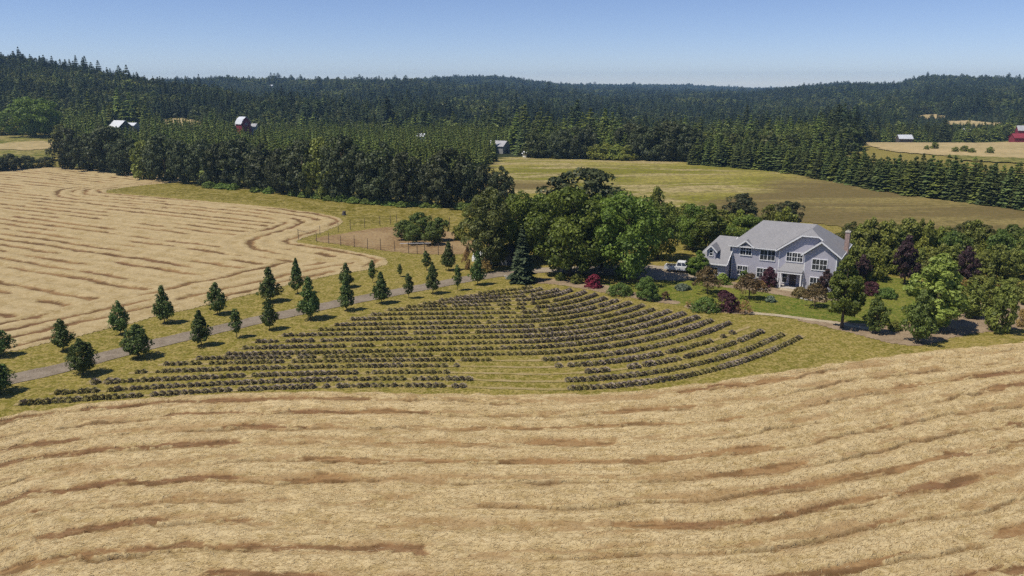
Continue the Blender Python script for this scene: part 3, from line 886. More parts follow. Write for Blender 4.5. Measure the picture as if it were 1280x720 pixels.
def mk_conifer(seed, h, w, nw, nb, mat, droop=0.35, base=0.06, sprays=3, dens=1.0, tr=None, pw=0.85):
    rng = np.random.default_rng(seed); V = []; rn = []
    for k in range(nw):
        f = (k + rng.uniform(0, 0.7)) / nw; z = h * (base + (0.97 - base) * f)
        r = w / 2 * (1 - f) ** pw * rng.uniform(0.86, 1.1) + 0.04 * w
        ph = rng.uniform(0, 6.28)
        for b in range(nb):
            if rng.uniform() > dens: continue
            t = ph + 2 * math.pi * b / nb + rng.normal(0, 0.18)
            rb = r * rng.uniform(0.72, 1.12)
            for q in range(sprays):
                tt = t + (q - (sprays - 1) / 2) * 0.30 + rng.normal(0, 0.08)
                r0 = rb * rng.uniform(0.05, 0.35); r1 = rb * (1.0 - 0.14 * abs(q - (sprays - 1) / 2)) * rng.uniform(0.85, 1.05)
                dz = -droop * r1 * rng.uniform(0.5, 1.1) + 0.03 * h
                d = np.array([math.cos(tt), math.sin(tt), 0]); s = np.array([-math.sin(tt), math.cos(tt), rng.normal(0, 0.35)])
                wd = max(0.05 * w, 0.30 * r1) * rng.uniform(0.5, 0.8)
                a = d * r0 + [0, 0, z + 0.03 * h]; m = d * (r0 + (r1 - r0) * 0.55) + [0, 0, z + dz * 0.35 + rng.normal(0, 0.01 * h)]; e = d * r1 + [0, 0, z + dz]
                V += [a, m - s * wd, e, m + s * wd]; rn += [rng.uniform(0, 1) * 0.7 + 0.3 * rng.uniform()] * 4
    for q in range(5):   # leader
        t = q * 1.256; d = np.array([math.cos(t), math.sin(t), 0]) * 0.035 * w
        V += [np.array([0, 0, h * 0.90]) - d, np.array([0, 0, h * 0.93]) + d * 1.5, np.array([0, 0, h]), np.array([0, 0, h * 0.92]) - d * 0.3]; rn += [0.7] * 4
    V = np.array(V); F = np.arange(len(V)).reshape(-1, 4)
    crown = fastmesh("crown", V, F, {"rnd": np.array(rn)}, mat)
    r = tr or 0.012 * h
    mb = MB().tube([(0, 0, -0.15), (0, 0, h * 0.3), (0, 0, h * 0.94)], [r * 1.2, r, r * 0.15], 6)
    return pymesh("trunk", mb.V, mb.F, M['bark'], True), crown

def put(name, proto, loc, label, cat, group=None, rz=None, s=(1, 1, 1)):
    rz = R.uniform(0, 6.28) if rz is None else rz
    o = empty(name, loc, rz, s)
    obj("trunk", proto[0], o); obj("crown", proto[1], o)
    return tag(o, label, cat, group)

def put_px(name, proto, ph, pw_, base, top_px, w_px, label, cat, group=None, rz=None):
    """stand a prototype (ph high, pw_ wide) on the ground at pixel base, scaled to the pixel height and width"""
    x, y = at(*base)
    if y > 330:
        y = min(y, 600); x, y, z = atY(base[0], y)
    else: z = 0.0
    k = mpp(y)
    h = height_from_px(y, z, base[1], top_px); w = w_px * k
    return put(name, proto, (x, y, z), label, cat, group, rz, (w / pw_, w / pw_, h / ph))

def height_from_px(y, z, base_py, top_py):
    b = (360 - top_py) / 1000
    # height on the vertical line at distance y where the ray of the upper pixel passes
    t = y / (CP + b * SP)
    return CAM_H + t * (-SP + b * CP) - z

# young driveway trees
YP = {
    'full': (mk_broad(1, 4, 3.2, 0.55, 130, 34, 0.18, M['young'], (0.11, 0.17), 'egg', 0.06), 4, 3.2),
    'cone': (mk_broad(2, 4, 2.4, 0.45, 130, 30, 0.16, M['young'], (0.11, 0.18), 'cone', 0.05), 4, 2.4),
    'cone2': (mk_broad(3, 4, 2.5, 0.5, 125, 32, 0.16, M['young'], (0.12, 0.19), 'cone', 0.05), 4, 2.5),
    'slim': (mk_broad(4, 4, 1.7, 0.8, 90, 28, 0.14, M['young'], (0.13, 0.22), 'egg', 0.04), 4, 1.7),
    'egg': (mk_broad(5, 4, 2.6, 0.55, 125, 32, 0.16, M['young'], (0.12, 0.18), 'egg', 0.05), 4, 2.6)}
NEAR = [((-4, 492), 452, 46, 'full'), ((104, 468), 423, 40, 'full'), ((173, 447), 405, 38, 'full'), ((252, 432), 387, 30, 'cone'), ((296, 422), 384, 18, 'slim'),
        ((337, 412), 372, 23, 'egg'), ((388, 399), 345, 32, 'cone2'), ((434, 388), 345, 25, 'cone'), ((477, 379), 339, 24, 'cone2'), ((511, 373), 340, 14, 'slim'),
        ((541, 367), 327, 22, 'cone'), ((572, 363), 329, 12, 'slim'), ((597, 356), 313, 21, 'cone2')]
FARS = [((1, 445), 409, 34, 'full'), ((79, 438), 399, 28, 'egg'), ((151, 418), 376, 26, 'egg'), ((206, 404), 356, 28, 'cone2'), ((272, 393), 353, 27, 'egg'),
        ((338, 377), 333, 30, 'cone2'), ((372, 367), 322, 21, 'cone'), ((433, 359), 328, 22, 'cone2'), ((466, 353), 324, 12, 'slim'), ((500, 346), 329, 8, 'slim'),
        ((533, 338), 312, 13, 'slim'), ((561, 338), 301, 20, 'cone2')]
ORD = ['first', 'second', 'third', 'fourth', 'fifth', 'sixth', 'seventh', 'eighth', 'ninth', 'tenth', 'eleventh', 'twelfth', 'thirteenth']
SHAPE = {'full': 'broad leafy', 'cone': 'cone-shaped', 'cone2': 'cone-shaped', 'slim': 'slender', 'egg': 'egg-shaped'}
for side, lst, grp in (('lavender', NEAR, 'young trees on the lavender side of the driveway'), ('hay field', FARS, 'young trees on the hay field side of the driveway')):
    n = len(lst)
    for i, (b, t, w, k) in enumerate(lst):
        p, ph, pw_ = YP[k]
        put_px("young_tree", p, ph, pw_, b, t, w, f"{SHAPE[k]} young tree on the driveway's {side} side, {ORD[n - 1 - i]} counting from the house end", "tree", grp)

# big trees round the yard
BP = {'maple': (mk_broad(11, 14, 12, 1.6, 95, 120, 0.42, M['maple'], (0.10, 0.17), 'round'), 14, 12),
      'maple_b': (mk_broad(12, 14, 13, 1.2, 100, 115, 0.42, M['maple'], (0.10, 0.17), 'round'), 14, 13),
      'bronze': (mk_broad(13, 13, 9, 1.0, 90, 100, 0.36, M['maple2'], (0.10, 0.17), 'round'), 13, 9),
      'lime': (mk_broad(14, 9, 6, 0.5, 130, 95, 0.28, M['lime'], (0.10, 0.16), 'egg'), 9, 6),
      'green': (mk_broad(15, 9, 5.5, 1.6, 80, 90, 0.30, M['maple'], (0.10, 0.17), 'egg'), 9, 5.5),
      'small': (mk_broad(16, 5, 4, 0.6, 55, 70, 0.22, M['fruit'], (0.12, 0.2), 'egg'), 5, 4),
      'oak': (mk_broad(17, 15, 14, 1.0, 90, 70, 0.62, M['oak'], (0.10, 0.17), 'round'), 15, 14),
      'oak_b': (mk_broad(18, 15, 13, 0.6, 85, 70, 0.62, M['oak'], (0.11, 0.18), 'egg'), 15, 13),
      'oak_c': (mk_broad(19, 14, 13, 0.8, 85, 70, 0.60, M['oak'], (0.11, 0.18), 'round'), 14, 13),
      'scrub': (mk_broad(20, 6, 6, 0.2, 55, 55, 0.36, M['scrub'], (0.13, 0.2), 'egg'), 6, 6),
      'hedge': (mk_broad(21, 6, 6, 0.2, 60, 55, 0.36, M['hedge'], (0.13, 0.2), 'round'), 6, 6),
      'hedge_b': (mk_broad(22, 7, 5, 0.3, 60, 55, 0.36, M['hedge'], (0.13, 0.2), 'egg'), 7, 5),
      'plum': (mk_broad(23, 7, 4.6, 1.2, 65, 75, 0.27, M['plum'], (0.12, 0.18), 'egg'), 7, 4.6),
      'bronze_s': (mk_broad(24, 4, 5, 1.3, 45, 60, 0.20, M['bronze'], (0.12, 0.2), 'umbrella', flat=0.6), 4, 5),
      'orchard': (mk_broad(25, 4.6, 4.6, 0.7, 60, 60, 0.26, M['fruit'], (0.12, 0.2), 'round'), 4.6, 4.6),
      'bramble': (mk_broad(26, 2.4, 5, 0.05, 40, 45, 0.34, M['bramble'], (0.12, 0.2), 'dome'), 2.4, 5),
      'ochre': (mk_broad(27, 2.4, 2.6, 0.1, 40, 40, 0.15, M['ochre'], (0.14, 0.22), 'egg'), 2.4, 2.6)}
def big(kind, name, base, top, w, label, cat="tree", group=None):
    p, ph, pw_ = BP[kind]
    return put_px(name, p, ph, pw_, base, top, w, label, cat, group)

big('maple', "maple_tree", (712, 345), 232, 102, "big green maple with a visible trunk behind the crimson ball shrub")
big('maple_b', "maple_tree", (782, 349), 238, 98, "widest green maple, shading the gravel yard beside the white pickup")
big('bronze', "maple_tree", (612, 335), 234, 66, "brownish-green tree beside the dark shed at the driveway bend")
big('maple', "maple_tree", (672, 324), 242, 76, "yellow-green maple between the brownish tree and the trunked maple")
big('maple_b', "maple_tree", (822, 324), 252, 56, "rounded green tree behind the white pickup truck")
big('green', "leafy_tree", (872, 351), 313, 34, "small olive-green tree in front of the garage wing", "tree")
big('maple', "leafy_tree", (866, 312), 254, 50, "leafy green tree between the pickup and the garage roof, set back")
big('green', "leafy_tree", (886, 318), 254, 50, "bright green tree standing behind the garage roof")
big('maple', "leafy_tree", (934, 312), 268, 60, "green tree rising behind the house's main roof")
big('maple_b', "maple_tree", (646, 328), 238, 66, "green tree filling the space between the brownish tree and the spruce")
big('maple_b', "maple_tree", (752, 336), 242, 72, "green maple closing the gap between the trunked maple and the widest one")
big('oak', "oak_tree", (728, 300), 210, 118, "broad dark oak rising behind the yard maples")
big('oak_b', "oak_tree", (627, 262), 208, 40, "dark oak at the end of the woodland edge beside the meadow")
big('oak', "oak_tree", (926, 288), 242, 48, "dark round oak rising behind the house, farther from the chimney")
big('oak_c', "oak_tree", (983, 285), 251, 40, "small dark round oak rising over the main roof ridge")
big('green', "leafy_tree", (1052, 410), 318, 52, "dense dark green tree with a thick trunk on the mulch by the lawn")
big('small', "leafy_tree", (1094, 417), 369, 32, "small loose green tree on mulch between two larger trees")
big('lime', "leafy_tree", (1168, 411), 316, 78, "tall light green tree on the mulch bed, tallest there")
big('small', "leafy_tree", (1147, 428), 362, 44, "mid-green tree standing in front of the tall light green one")
big('hedge_b', "leafy_tree", (1214, 397), 350, 34, "olive tree on mulch beside the tall light green tree")
big('hedge_b', "leafy_tree", (1234, 392), 346, 28, "narrow olive tree at the back of the mulch bed")
big('hedge', "leafy_tree", (1250, 416), 358, 40, "wide olive tree at the open end of the mulch bed")
big('plum', "plum_tree", (1130, 356), 294, 34, "purple-leaved tree with a bare trunk standing on the lawn")
big('plum', "plum_tree", (1204, 358), 308, 32, "purple-leaved tree behind the tall light green tree")
big('plum', "plum_tree", (1076, 352), 318, 24, "purple-leaved tree close behind the chimney end of the house")
big('plum', "plum_tree", (1032, 371), 336, 22, "reddish small tree against the house's front gable wall")
big('bronze_s', "ornamental_maple", (884, 367), 332, 42, "bronze umbrella-shaped small tree on the lawn before the garage wing")
big('bronze_s', "ornamental_maple", (936, 374), 340, 42, "bronze umbrella-shaped small tree on the lawn before the downstairs windows")
big('bronze_s', "ornamental_maple", (1018, 384), 352, 38, "bronze umbrella-shaped small tree on the lawn before the porch gable")
big('scrub', "leafy_tree", (1090, 350), 308, 34, "yellow-green bush beside the purple tree at the chimney end")
SP1 = mk_conifer(40, 9, 5, 26, 13, M['spruce'], 0.28, 0.03, 3, 1.0, 0.14)
put_px("spruce_tree", SP1, 9, 5, (653, 352), 281, 40, "dark spruce standing where the driveway meets the yard", "tree")
for (bx, by), t, w, kd, lab in [((525, 298), 266, 34, 'orchard', "fruit tree in the middle of the fenced garden's clump"), ((506, 300), 275, 28, 'orchard', "fruit tree at the bare-soil end of the fenced garden's clump"),
                         ((547, 301), 272, 30, 'orchard', "fruit tree at the yard end of the fenced garden's clump"), ((516, 305), 282, 26, 'orchard', "low fruit tree nearest the front fence of the garden"),
                         ((540, 306), 284, 28, 'orchard', "low fruit tree beside the pale rail in the garden"), ((575, 300), 280, 22, 'scrub', "yellow-green bush between the garden clump and the brownish tree")]:
    big(kd, "fruit_tree" if kd == 'orchard' else "bush", (bx, by), t, w, lab, "tree" if kd == 'orchard' else "bush")
big('ochre', "bush", (584, 337), 308, 14, "rusty brown upright bush beside the dark shed", "bush")
big('ochre', "bush", (607, 341), 322, 18, "rusty brown low bush in front of the white van", "bush")

# scrub thickets behind house and yard
def thicket(lst, group, label):
    for px, py, t, w, kd in lst:
        big(kd, "thicket_bush", (px, py), t, w, label, "bush", group)
rg = random.Random(5)
band = []
for k in range(34):
    px = 1052 + k * 7.4; 
    band.append((px + rg.uniform(-4, 4), 318 + rg.uniform(-8, 10) + 0.05 * (px - 1050), 276 + rg.uniform(-6, 20) + 0.03 * (px - 1050), 34 + rg.uniform(-8, 10), rg.choice(['hedge', 'hedge_b', 'orchard', 'scrub', 'bronze'])))
for k in range(18):
    px = 1062 + k * 13
    band.append((px + rg.uniform(-5, 5), 338 + rg.uniform(-4, 6) + 0.04 * (px - 1050), 302 + rg.uniform(-8, 14) + 0.03 * (px - 1050), 32 + rg.uniform(-6, 8), rg.choice(['hedge', 'hedge_b', 'hedge'])))
thicket(band, "thicket bushes behind the garden", "olive-green bush of the thicket between the garden and the brown field")
band = []
for k in range(16):
    px = 596 + k * 20
    if 880 < px: break
    band.append((px + rg.uniform(-6, 6), 290 + rg.uniform(-5, 8), 246 + rg.uniform(-6, 14) + 8 * math.sin(k), 40 + rg.uniform(-8, 8), rg.choice(['scrub', 'scrub', 'hedge'])))
for k in range(7):
    band.append((852 + k * 22 + rg.uniform(-5, 5), 300 + rg.uniform(-5, 5), 262 + rg.uniform(-6, 8), 36 + rg.uniform(-6, 6), rg.choice(['scrub', 'hedge'])))
thicket(band, "scrub behind the yard trees", "yellow-green bush of the scrub behind the yard trees")
band = [(1190, 372, 350, 40, 'ochre'), (1225, 368, 345, 44, 'hedge'), (1262, 372, 348, 40, 'hedge'), (1290, 380, 350, 40, 'hedge'), (1276, 410, 386, 20, 'ochre')]
for k in range(11):
    big('ochre', "hedge_bush", (1192 + k * 10.5, 362 + k * 1.1 + rg.uniform(-1, 1)), 347 + k * 1.1 + rg.uniform(-2, 2), 20 + rg.uniform(-3, 5), "rusty brown bush in the low hedge behind the mulch bed", "bush", "rusty hedge behind the mulch bed")
thicket(band[1:4], "low bushes behind the mulch bed", "low olive bush in the row right behind the mulch bed")
big('ochre', "bush", (1277, 408), 386, 22, "rusty round bush at the open end of the mulch bed", "bush")

# shrubs: name, base pixel, height px, width px, material, label
def shrub(name, base, hpx, wpx, mat, label, seed, prof='dome', size=0.15, ncl=90, nl=60):
    x, y = at(*base); k = mpp(y)
    h, w = hpx * k * 1.03, wpx * k
    tm, cr = mk_broad(seed, h, w, 0.05, ncl, nl, size, mat, (0.10, 0.16), prof, 0.05, 0.8, 5, 0.3)
    return put(name, (tm, cr), (x, y, 0.02), label, "shrub")
shrub("round_shrub", (742, 359), 16, 21, M['redball'], "crimson ball-shaped shrub at the lawn edge", 60)
shrub("round_shrub", (808, 374), 29, 31, M['boxwood'], "large rounded green shrub, tallest of the lawn edge", 61, ncl=130, nl=60)
shrub("hedge_shrub", (775, 368), 13, 34, M['boxwood'], "low green hedge shrub beside the large rounded one", 62)
shrub("round_shrub", (721, 354), 12, 17, M['hedge'], "small olive shrub between the spruce and the crimson shrub", 63)
shrub("small_shrub", (832, 375), 11, 13, M['bronze'], "small bronze shrub beside the large rounded green one", 64, ncl=26)
shrub("low_shrub", (853, 362), 7, 20, M['juniper'], "low blue-green spreading shrub on the lawn", 65)
shrub("round_shrub", (882, 388), 16, 38, M['boxwood'], "wide low green mound beside the burgundy shrub", 66)
shrub("round_shrub", (910, 388), 22, 30, M['burgundy'], "burgundy dome-shaped shrub at the start of the sandy path", 67)
shrub("loose_shrub", (931, 392), 17, 20, M['ochre'], "loose ochre twiggy shrub beside the burgundy one", 68, 'egg', 0.12, 40, 26)
shrub("small_shrub", (861, 384), 9, 11, M['ochre'], "small ochre tuft at the end of the wide green mound", 69, 'egg', 0.1, 22, 30)
shrub("wall_shrub", (961, 358), 24, 24, M['burgundy'], "dark burgundy shrub against the front wall beside the porch", 70)
shrub("wall_shrub", (930, 356), 18, 16, M['boxwood'], "upright green shrub in the corner by the garage wing", 71)
shrub("wall_shrub", (903, 355), 13, 20, M['lime'], "bright green round shrub before the garage wall", 72)
shrub("wall_shrub", (948, 360), 10, 18, M['ochre'], "pale flowering low shrub below the downstairs window", 73)
shrub("wall_shrub", (1000, 371), 12, 22, M['bronze'], "bronze low shrub below the gable's ground window", 74)
shrub("low_shrub", (963, 377), 7, 14, M['juniper'], "low grey-green shrub on the lawn in the strip bed", 75)
shrub("low_shrub", (905, 370), 7, 16, M['burgundy'], "dark low shrub in the strip bed before the garage", 76)
shrub("low_shrub", (1118, 413), 12, 16, M['hedge'], "low dark shrub on the mulch between the two small trees", 77)
shrub("round_shrub", (1088, 368), 16, 26, M['burgundy'], "red-brown mounded shrub on the lawn behind the thick-trunked tree", 78)
shrub("round_shrub", (1108, 372), 12, 26, M['boxwood'], "green low mound next to the red-brown one on the lawn", 79)
shrub("round_shrub", (700, 350), 9, 14, M['mulch'] and M['hedge'], "little olive shrub by the spruce's foot", 80)

# woodland edge of oaks along the left hay field
EDGE_OAKS = [(88, 212, 160, 40), (112, 214, 158, 48), (136, 215, 160, 46), (160, 219, 166, 44), (184, 224, 163, 50), (208, 226, 170, 46), (232, 229, 172, 44), (258, 231, 174, 46), (282, 232, 168, 50), (306, 234, 176, 44),
             (330, 238, 174, 50), (354, 242, 172, 54), (380, 245, 176, 48), (404, 247, 170, 52), (430, 250, 168, 56), (456, 252, 180, 48), (482, 254, 182, 50), (508, 256, 184, 50), (534, 257, 190, 48), (560, 258, 188, 52), (584, 258, 196, 44), (604, 256, 206, 40)]
for i, (px, py, t, w) in enumerate(EDGE_OAKS):
    t += [0, 9, -4, 6, 14, -2, 4][i % 7]; w *= [1.0, 0.82, 1.2, 1.05, 0.8, 1.25, 0.95][i % 7]
    big('hedge' if i in (4, 13) else ['oak', 'oak_b', 'oak_c', 'oak'][(i * 7 + i // 3) % 4], "oak_tree", (px, py), t, w, "olive-tinted broad tree within the dark woodland edge" if i in (4, 13) else "dark oak in the dense woodland edge along the hay field", "tree", "oaks of the woodland edge")
for i in range(24):   # brambles at the foot of the oaks
    px = 262 + i * 15; py = float(np.interp(px, [262, 330, 430, 520, 610], [235, 241, 253, 259, 262])) + rg.uniform(-1, 1)
    if rg.random() < 0.12: continue
    big('bramble', "bramble_bush", (px, py), py - rg.uniform(5, 9), rg.uniform(15, 24), "bright green bramble at the foot of the oak woodland", "bush", "brambles along the woodland edge")
for i, (px, py, t, w) in enumerate([(14, 215, 192, 26), (34, 213, 194, 26), (58, 211, 196, 26), (0, 216, 196, 24), (-22, 216, 194, 28)]):
    big('oak_c', "field_edge_bush", (px, py), t, w, "dark rounded bush between the hay field and the pasture", "bush", "bushes along the pasture")
def bigY(kind, name, px, Y, h, w, label, cat="tree", group=None):
    p, ph, pw_ = BP[kind]; x, y, z = atY(px, Y)
    return put(name, p, (x, y, z - 0.2), label, cat, group, None, (w / pw_, w / pw_, h / ph))
bigY('maple_b', "spreading_tree", 44, 428, 21, 27, "huge round green tree standing alone beside the left pasture")
for k, (px, Y, h, w) in enumerate([(4, 436, 8, 12), (22, 440, 9, 12), (66, 430, 9, 12), (78, 420, 8, 10)]):
    bigY('hedge', "pasture_bush", px, Y, h, w, "olive bush at the foot of the huge round tree", "bush", "bushes round the huge tree")
# middle distance behind the meadow
for k, (px, Y, h, w) in enumerate([(745, 345, 8, 11), (758, 343, 8.5, 12), (771, 341, 8, 11), (784, 338, 8, 10)]):
    bigY('scrub', "meadow_bush", px, Y, h * 0.85, w * 0.85, "bright green bush where the meadow meets the dark oaks", "bush", "bright bushes at the top of the meadow")
for k, (px, Y, h, w) in enumerate([(800, 342, 15, 14), (818, 338, 16, 15), (834, 336, 17, 15), (850, 334, 16, 15), (866, 330, 14, 12), (700, 352, 13, 12), (718, 350, 14, 13), (735, 352, 15, 13), (786, 350, 16, 14)]):
    bigY(['oak', 'oak_b', 'oak_c'][k % 3], "oak_tree", px, Y, h, w, "dark oak at the far edge of the meadow", "tree", "oaks at the far edge of the meadow")
for k, (px, Y, h, w) in enumerate([(1158, 392, 2.4, 3), (1168, 396, 3.6, 4.4), (1194, 378, 2.8, 4), (1205, 380, 3.2, 4.8), (1214, 374, 2.6, 4), (1237, 370, 3.4, 4)]):
    bigY('hedge', "field_bush", px, Y, h, w, "round bush standing alone in the far tan field", "bush", "round bushes in the far tan field")

# conifers: belt on the right and plantation on the left
FIRS = [(mk_conifer(50 + k, 10, 4.6, 20, 10, M['fir'], 0.28, 0.02, 3, 0.95, 0.12, 0.62 + 0.08 * (k % 3)), 10, 4.6) for k in range(4)]
FIRS_Y = [(mk_conifer(56 + k, 10, 4.6, 18, 9, M['planfir'], 0.3, 0.02, 3, 0.85, 0.12, 0.7), 10, 4.6) for k in range(2)]
BELT = gpoly([(868, 206), (900, 208.5), (960, 213), (1000, 218), (1040, 226), (1080, 234), (1120, 241), (1160, 247), (1200, 252), (1240, 257), (1290, 265), (1340, 274)])
bl = resample(BELT, 2.7); nfir = 0
for row in range(5):
    for (x, y) in bl:
        yel = R.random() < 0.22
        dx, dy = x * 0 + 0.72, 0.69
        X = x + dx * row * 3.2 + R.normal(0, 0.8); Y = y + dy * row * 3.2 + R.normal(0, 0.7)
        if px_of(X, Y) > 1310: continue
        p, ph, pw_ = FIRS_Y[R.integers(2)] if yel else FIRS[R.integers(4)]
        h = R.uniform(6.6, 10.6) + row * 0.2 + 2.6 * (float(vnoise(X / 14, Y / 14, 91)) - 0.5); w = R.uniform(5.4, 8.2)
        put("fir_tree", p, (X, Y, float(terrain(X, Y)) - 0.05), ("pale yellow-green fir in the belt beside the brown field" if yel else "green fir in the front row of the belt facing the brown field" if row == 0 else "green fir in the back rows of the belt beside the brown field"), "tree", ("pale firs of the belt" if yel else "firs of the belt's front row" if row == 0 else "firs of the belt's back rows"), None, (w / pw_, w / pw_, h / ph)); nfir += 1
print("belt firs", nfir)

# woodland that reads as one mass: instanced prototypes
wood = bpy.data.collections.new("woodland_prototypes")
def wproto(name, tm, cm):
    # trunk and crown joined into one prototype mesh
    V1 = np.array([v.co[:] for v in cm.vertices]); nq = len(cm.polygons)
    a = np.empty(len(V1), np.float32); cm.attributes["rnd"].data.foreach_get("value", a)
    o = bpy.data.objects.new(name, fastmesh(name, V1, np.arange(nq * 4).reshape(-1, 4), {"rnd": a}, cm.materials[0]))
    wood.objects.link(o)
WH = []
for k in range(4):
    tm, cm = mk_conifer(200 + k, 10, [3.6, 4.2, 3.4, 4.6][k], 22, 10, M['farfir'], 0.55, 0.02, 2, 0.92, None, [0.7, 0.85, 0.6, 0.75][k])
    wproto(f"wood_{k}", tm, cm); WH.append(10)
for k in range(3):
    tm, cm = mk_broad(210 + k, 10, 9, 0.3, 42, 26, 0.75, M['farleaf'], (0.12, 0.2), 'round' if k else 'egg')
    wproto(f"wood_{4 + k}", tm, cm); WH.append(10)
for k in range(2):
    tm, cm = mk_conifer(220 + k, 10, 4.4, 18, 9, M['planfir'], 0.4, 0.02, 2, 0.95)
    wproto(f"wood_{7 + k}", tm, cm); WH.append(10)

def scatter_wood():
    pts = []
    def band(y0, y1, sp):
        ys = np.arange(y0, y1, sp)
        for yv in ys:
            hw = 0.72 * yv + 20
            xs = np.arange(-hw, hw, sp)
            X = xs + R.uniform(-0.45, 0.45, len(xs)) * sp; Y = yv + R.uniform(-0.45, 0.45, len(xs)) * sp
            pts.append(np.stack([X, Y, np.full(len(xs), sp)], 1))
    band(225, 460, 4.0); band(460, 800, 5.0); band(800, 1300, 7.0); band(1300, 2000, 9.5); band(2000, 2900, 13); band(2900, 4400, 18)
    P = np.concatenate(pts)
    X, Y, sp = P.T
    px = px_of(X, Y); fe = forest_edge(px)
    plant = (px > 85) & (px < 640) & (Y < 460)
    # start of the wood, set back behind the oaks and the meadow edge
    ok = Y > fe + 10
    ok &= ~((px > 620) & (px < 662) & (Y < 372))
    ok &= ~((px <= 85) & (Y < 452))
    for c in CLEAR + [TANF, TANF2]: ok &= ~inside(X, Y, c)
    for px0, Y0, r in BUILD_SPOTS: ok &= ~(((np.abs(px - px0) < r[0])) & (Y > Y0 - r[1]) & (Y < Y0 + r[2]))
    ok &= ~((vnoise(X / 60, Y / 60, 23) > 0.93) & (Y > 700))
    ok &= ~((Y < 460) & ~plant & (R.random(len(X)) < 0.35))
    X, Y, sp, px, plant = X[ok], Y[ok], sp[ok], px[ok], plant[ok]
    Z = terrain(X, Y)
    n = len(X)
    t = fbm(X / 45, Y / 45, 29, 3) + R.normal(0, 0.10, n)
    right = sstep(1040, 1110, px)
    leafy = t > np.where(Y < 1000, 0.54, 0.55) - 0.05 * right
    young = plant
    idx = np.where(leafy, R.integers(4, 7, n), R.integers(0, 4, n))
    idx = np.where(young, R.integers(7, 9, n), idx)
    pn = fbm(X / 30, Y / 30, 33, 3)
    idx = np.where((~young) & (Y < 520) & (pn > 0.5), R.integers(7, 9, n), idx)
    h = R.normal(12.0, 3.0, n)
    h = np.where(leafy, R.normal(9.5, 2.0, n), h)
    h = np.where(young, 11.2 + R.normal(0, 0.9, n) + (pn - 0.5) * 3, h)
    h *= 1 + (fbm(X / 80, Y / 80, 37, 3) - 0.5) * 0.6
    mid = (~young) & (Y < 800)
    h = np.where(mid & (Y < 460) & (px > 560), h * 1.0, h)
    tall = (vnoise(X / 25, Y / 25, 81) > 0.72) & (~leafy)
    h = np.where(tall & ~young, h * 1.25, h)
    h = np.where(right * (Y < 800) > 0.5, h * 0.85, h)
    h = np.where((px < 330) & (Y > 520), h * 0.84, h)
    h = np.where((px > 1128) & (px < 1262) & (Y > 590) & (Y < 880), h * 0.4, h)
    h = np.where((px > 196) & (px < 258) & (Y > 440) & (Y < 530), h * 0.6, h)
    h = np.where(Y < 380, np.minimum(h, 12), h)
    h = np.clip(h, 4, 34)
    wf = np.where(leafy & ~young, R.uniform(0.95, 1.35, n), R.uniform(1.25, 2.0, n))
    wf = np.where(young, R.uniform(0.85, 1.1, n), wf) * np.clip(sp / 6.5, 1, 2.4)
    wf = np.where(Y > 1000, wf * 1.15, wf)
    # the plantation firs that show best stand as single trees
    PLF = [(mk_conifer(70 + k, 10, 4.6, 17, 9, M['planfir'], 0.28, 0.02, 3, 0.95, 0.12, 0.8), 10, 4.6) for k in range(3)]
    vis = np.nonzero(young & (Y > forest_edge(px) + 42) & (px > 60))[0]
    vis = vis[np.argsort(Y[vis])][:110]
    for q in vis:
        p, ph, pw_ = PLF[q % 3]
        put("fir_tree", p, (X[q], Y[q], Z[q] - 0.1), "slim green fir in the dense plantation behind the oak edge", "tree", "firs of the plantation behind the oaks", None, (h[q] * 0.42 / pw_, h[q] * 0.42 / pw_, h[q] / ph))
    kp = np.ones(n, bool); kp[vis] = False
    X, Y, Z, idx, h, wf, n = X[kp], Y[kp], Z[kp], idx[kp], h[kp], wf[kp], int(kp.sum())
    me = bpy.data.meshes.new("woodland")
    me.vertices.add(n); me.vertices.foreach_set("co", np.stack([X, Y, Z - 0.3], 1).astype(np.float32).ravel())
    for nm, arr, ty in (("idx", idx, 'INT'), ("rot", R.uniform(0, 6.28, n), 'FLOAT'), ("sz", h / 10, 'FLOAT'), ("sw", h / 10 * wf, 'FLOAT')):
        a = me.attributes.new(nm, ty, 'POINT'); a.data.foreach_set("value", np.asarray(arr, np.int32 if ty == 'INT' else np.float32))
    o = obj("woodland", me)
    ng = bpy.data.node_groups.new("woodland_scatter", 'GeometryNodeTree')
    ng.interface.new_socket("Geometry", in_out='INPUT', socket_type='NodeSocketGeometry')
    ng.interface.new_socket("Geometry", in_out='OUTPUT', socket_type='NodeSocketGeometry')
    N = ng.nodes; L = ng.links
    gi = N.new('NodeGroupInput'); go = N.new('NodeGroupOutput')
    ip = N.new('GeometryNodeInstanceOnPoints'); ci = N.new('GeometryNodeCollectionInfo')
    ci.inputs[0].default_value = wood; ci.inputs[1].default_value = True; ci.inputs[2].default_value = True
    ip.inputs["Pick Instance"].default_value = True
    def at_(nm, ty):
        q = N.new('GeometryNodeInputNamedAttribute'); q.data_type = ty; q.inputs[0].default_value = nm; return q.outputs[0]
    cr = N.new('ShaderNodeCombineXYZ'); cs = N.new('ShaderNodeCombineXYZ')
    L.new(at_("rot", 'FLOAT'), cr.inputs[2])
    sw = at_("sw", 'FLOAT'); L.new(sw, cs.inputs[0]); L.new(sw, cs.inputs[1]); L.new(at_("sz", 'FLOAT'), cs.inputs[2])
    L.new(gi.outputs[0], ip.inputs["Points"]); L.new(ci.outputs[0], ip.inputs["Instance"])
    L.new(at_("idx", 'INT'), ip.inputs["Instance Index"]); L.new(cr.outputs[0], ip.inputs["Rotation"]); L.new(cs.outputs[0], ip.inputs["Scale"])
    L.new(ip.outputs[0], go.inputs[0])
    md = o.modifiers.new("scatter", 'NODES'); md.node_group = ng
    stuff(o, "mixed fir and broadleaf forest covering the far hills", "forest")
    print("wood", n)
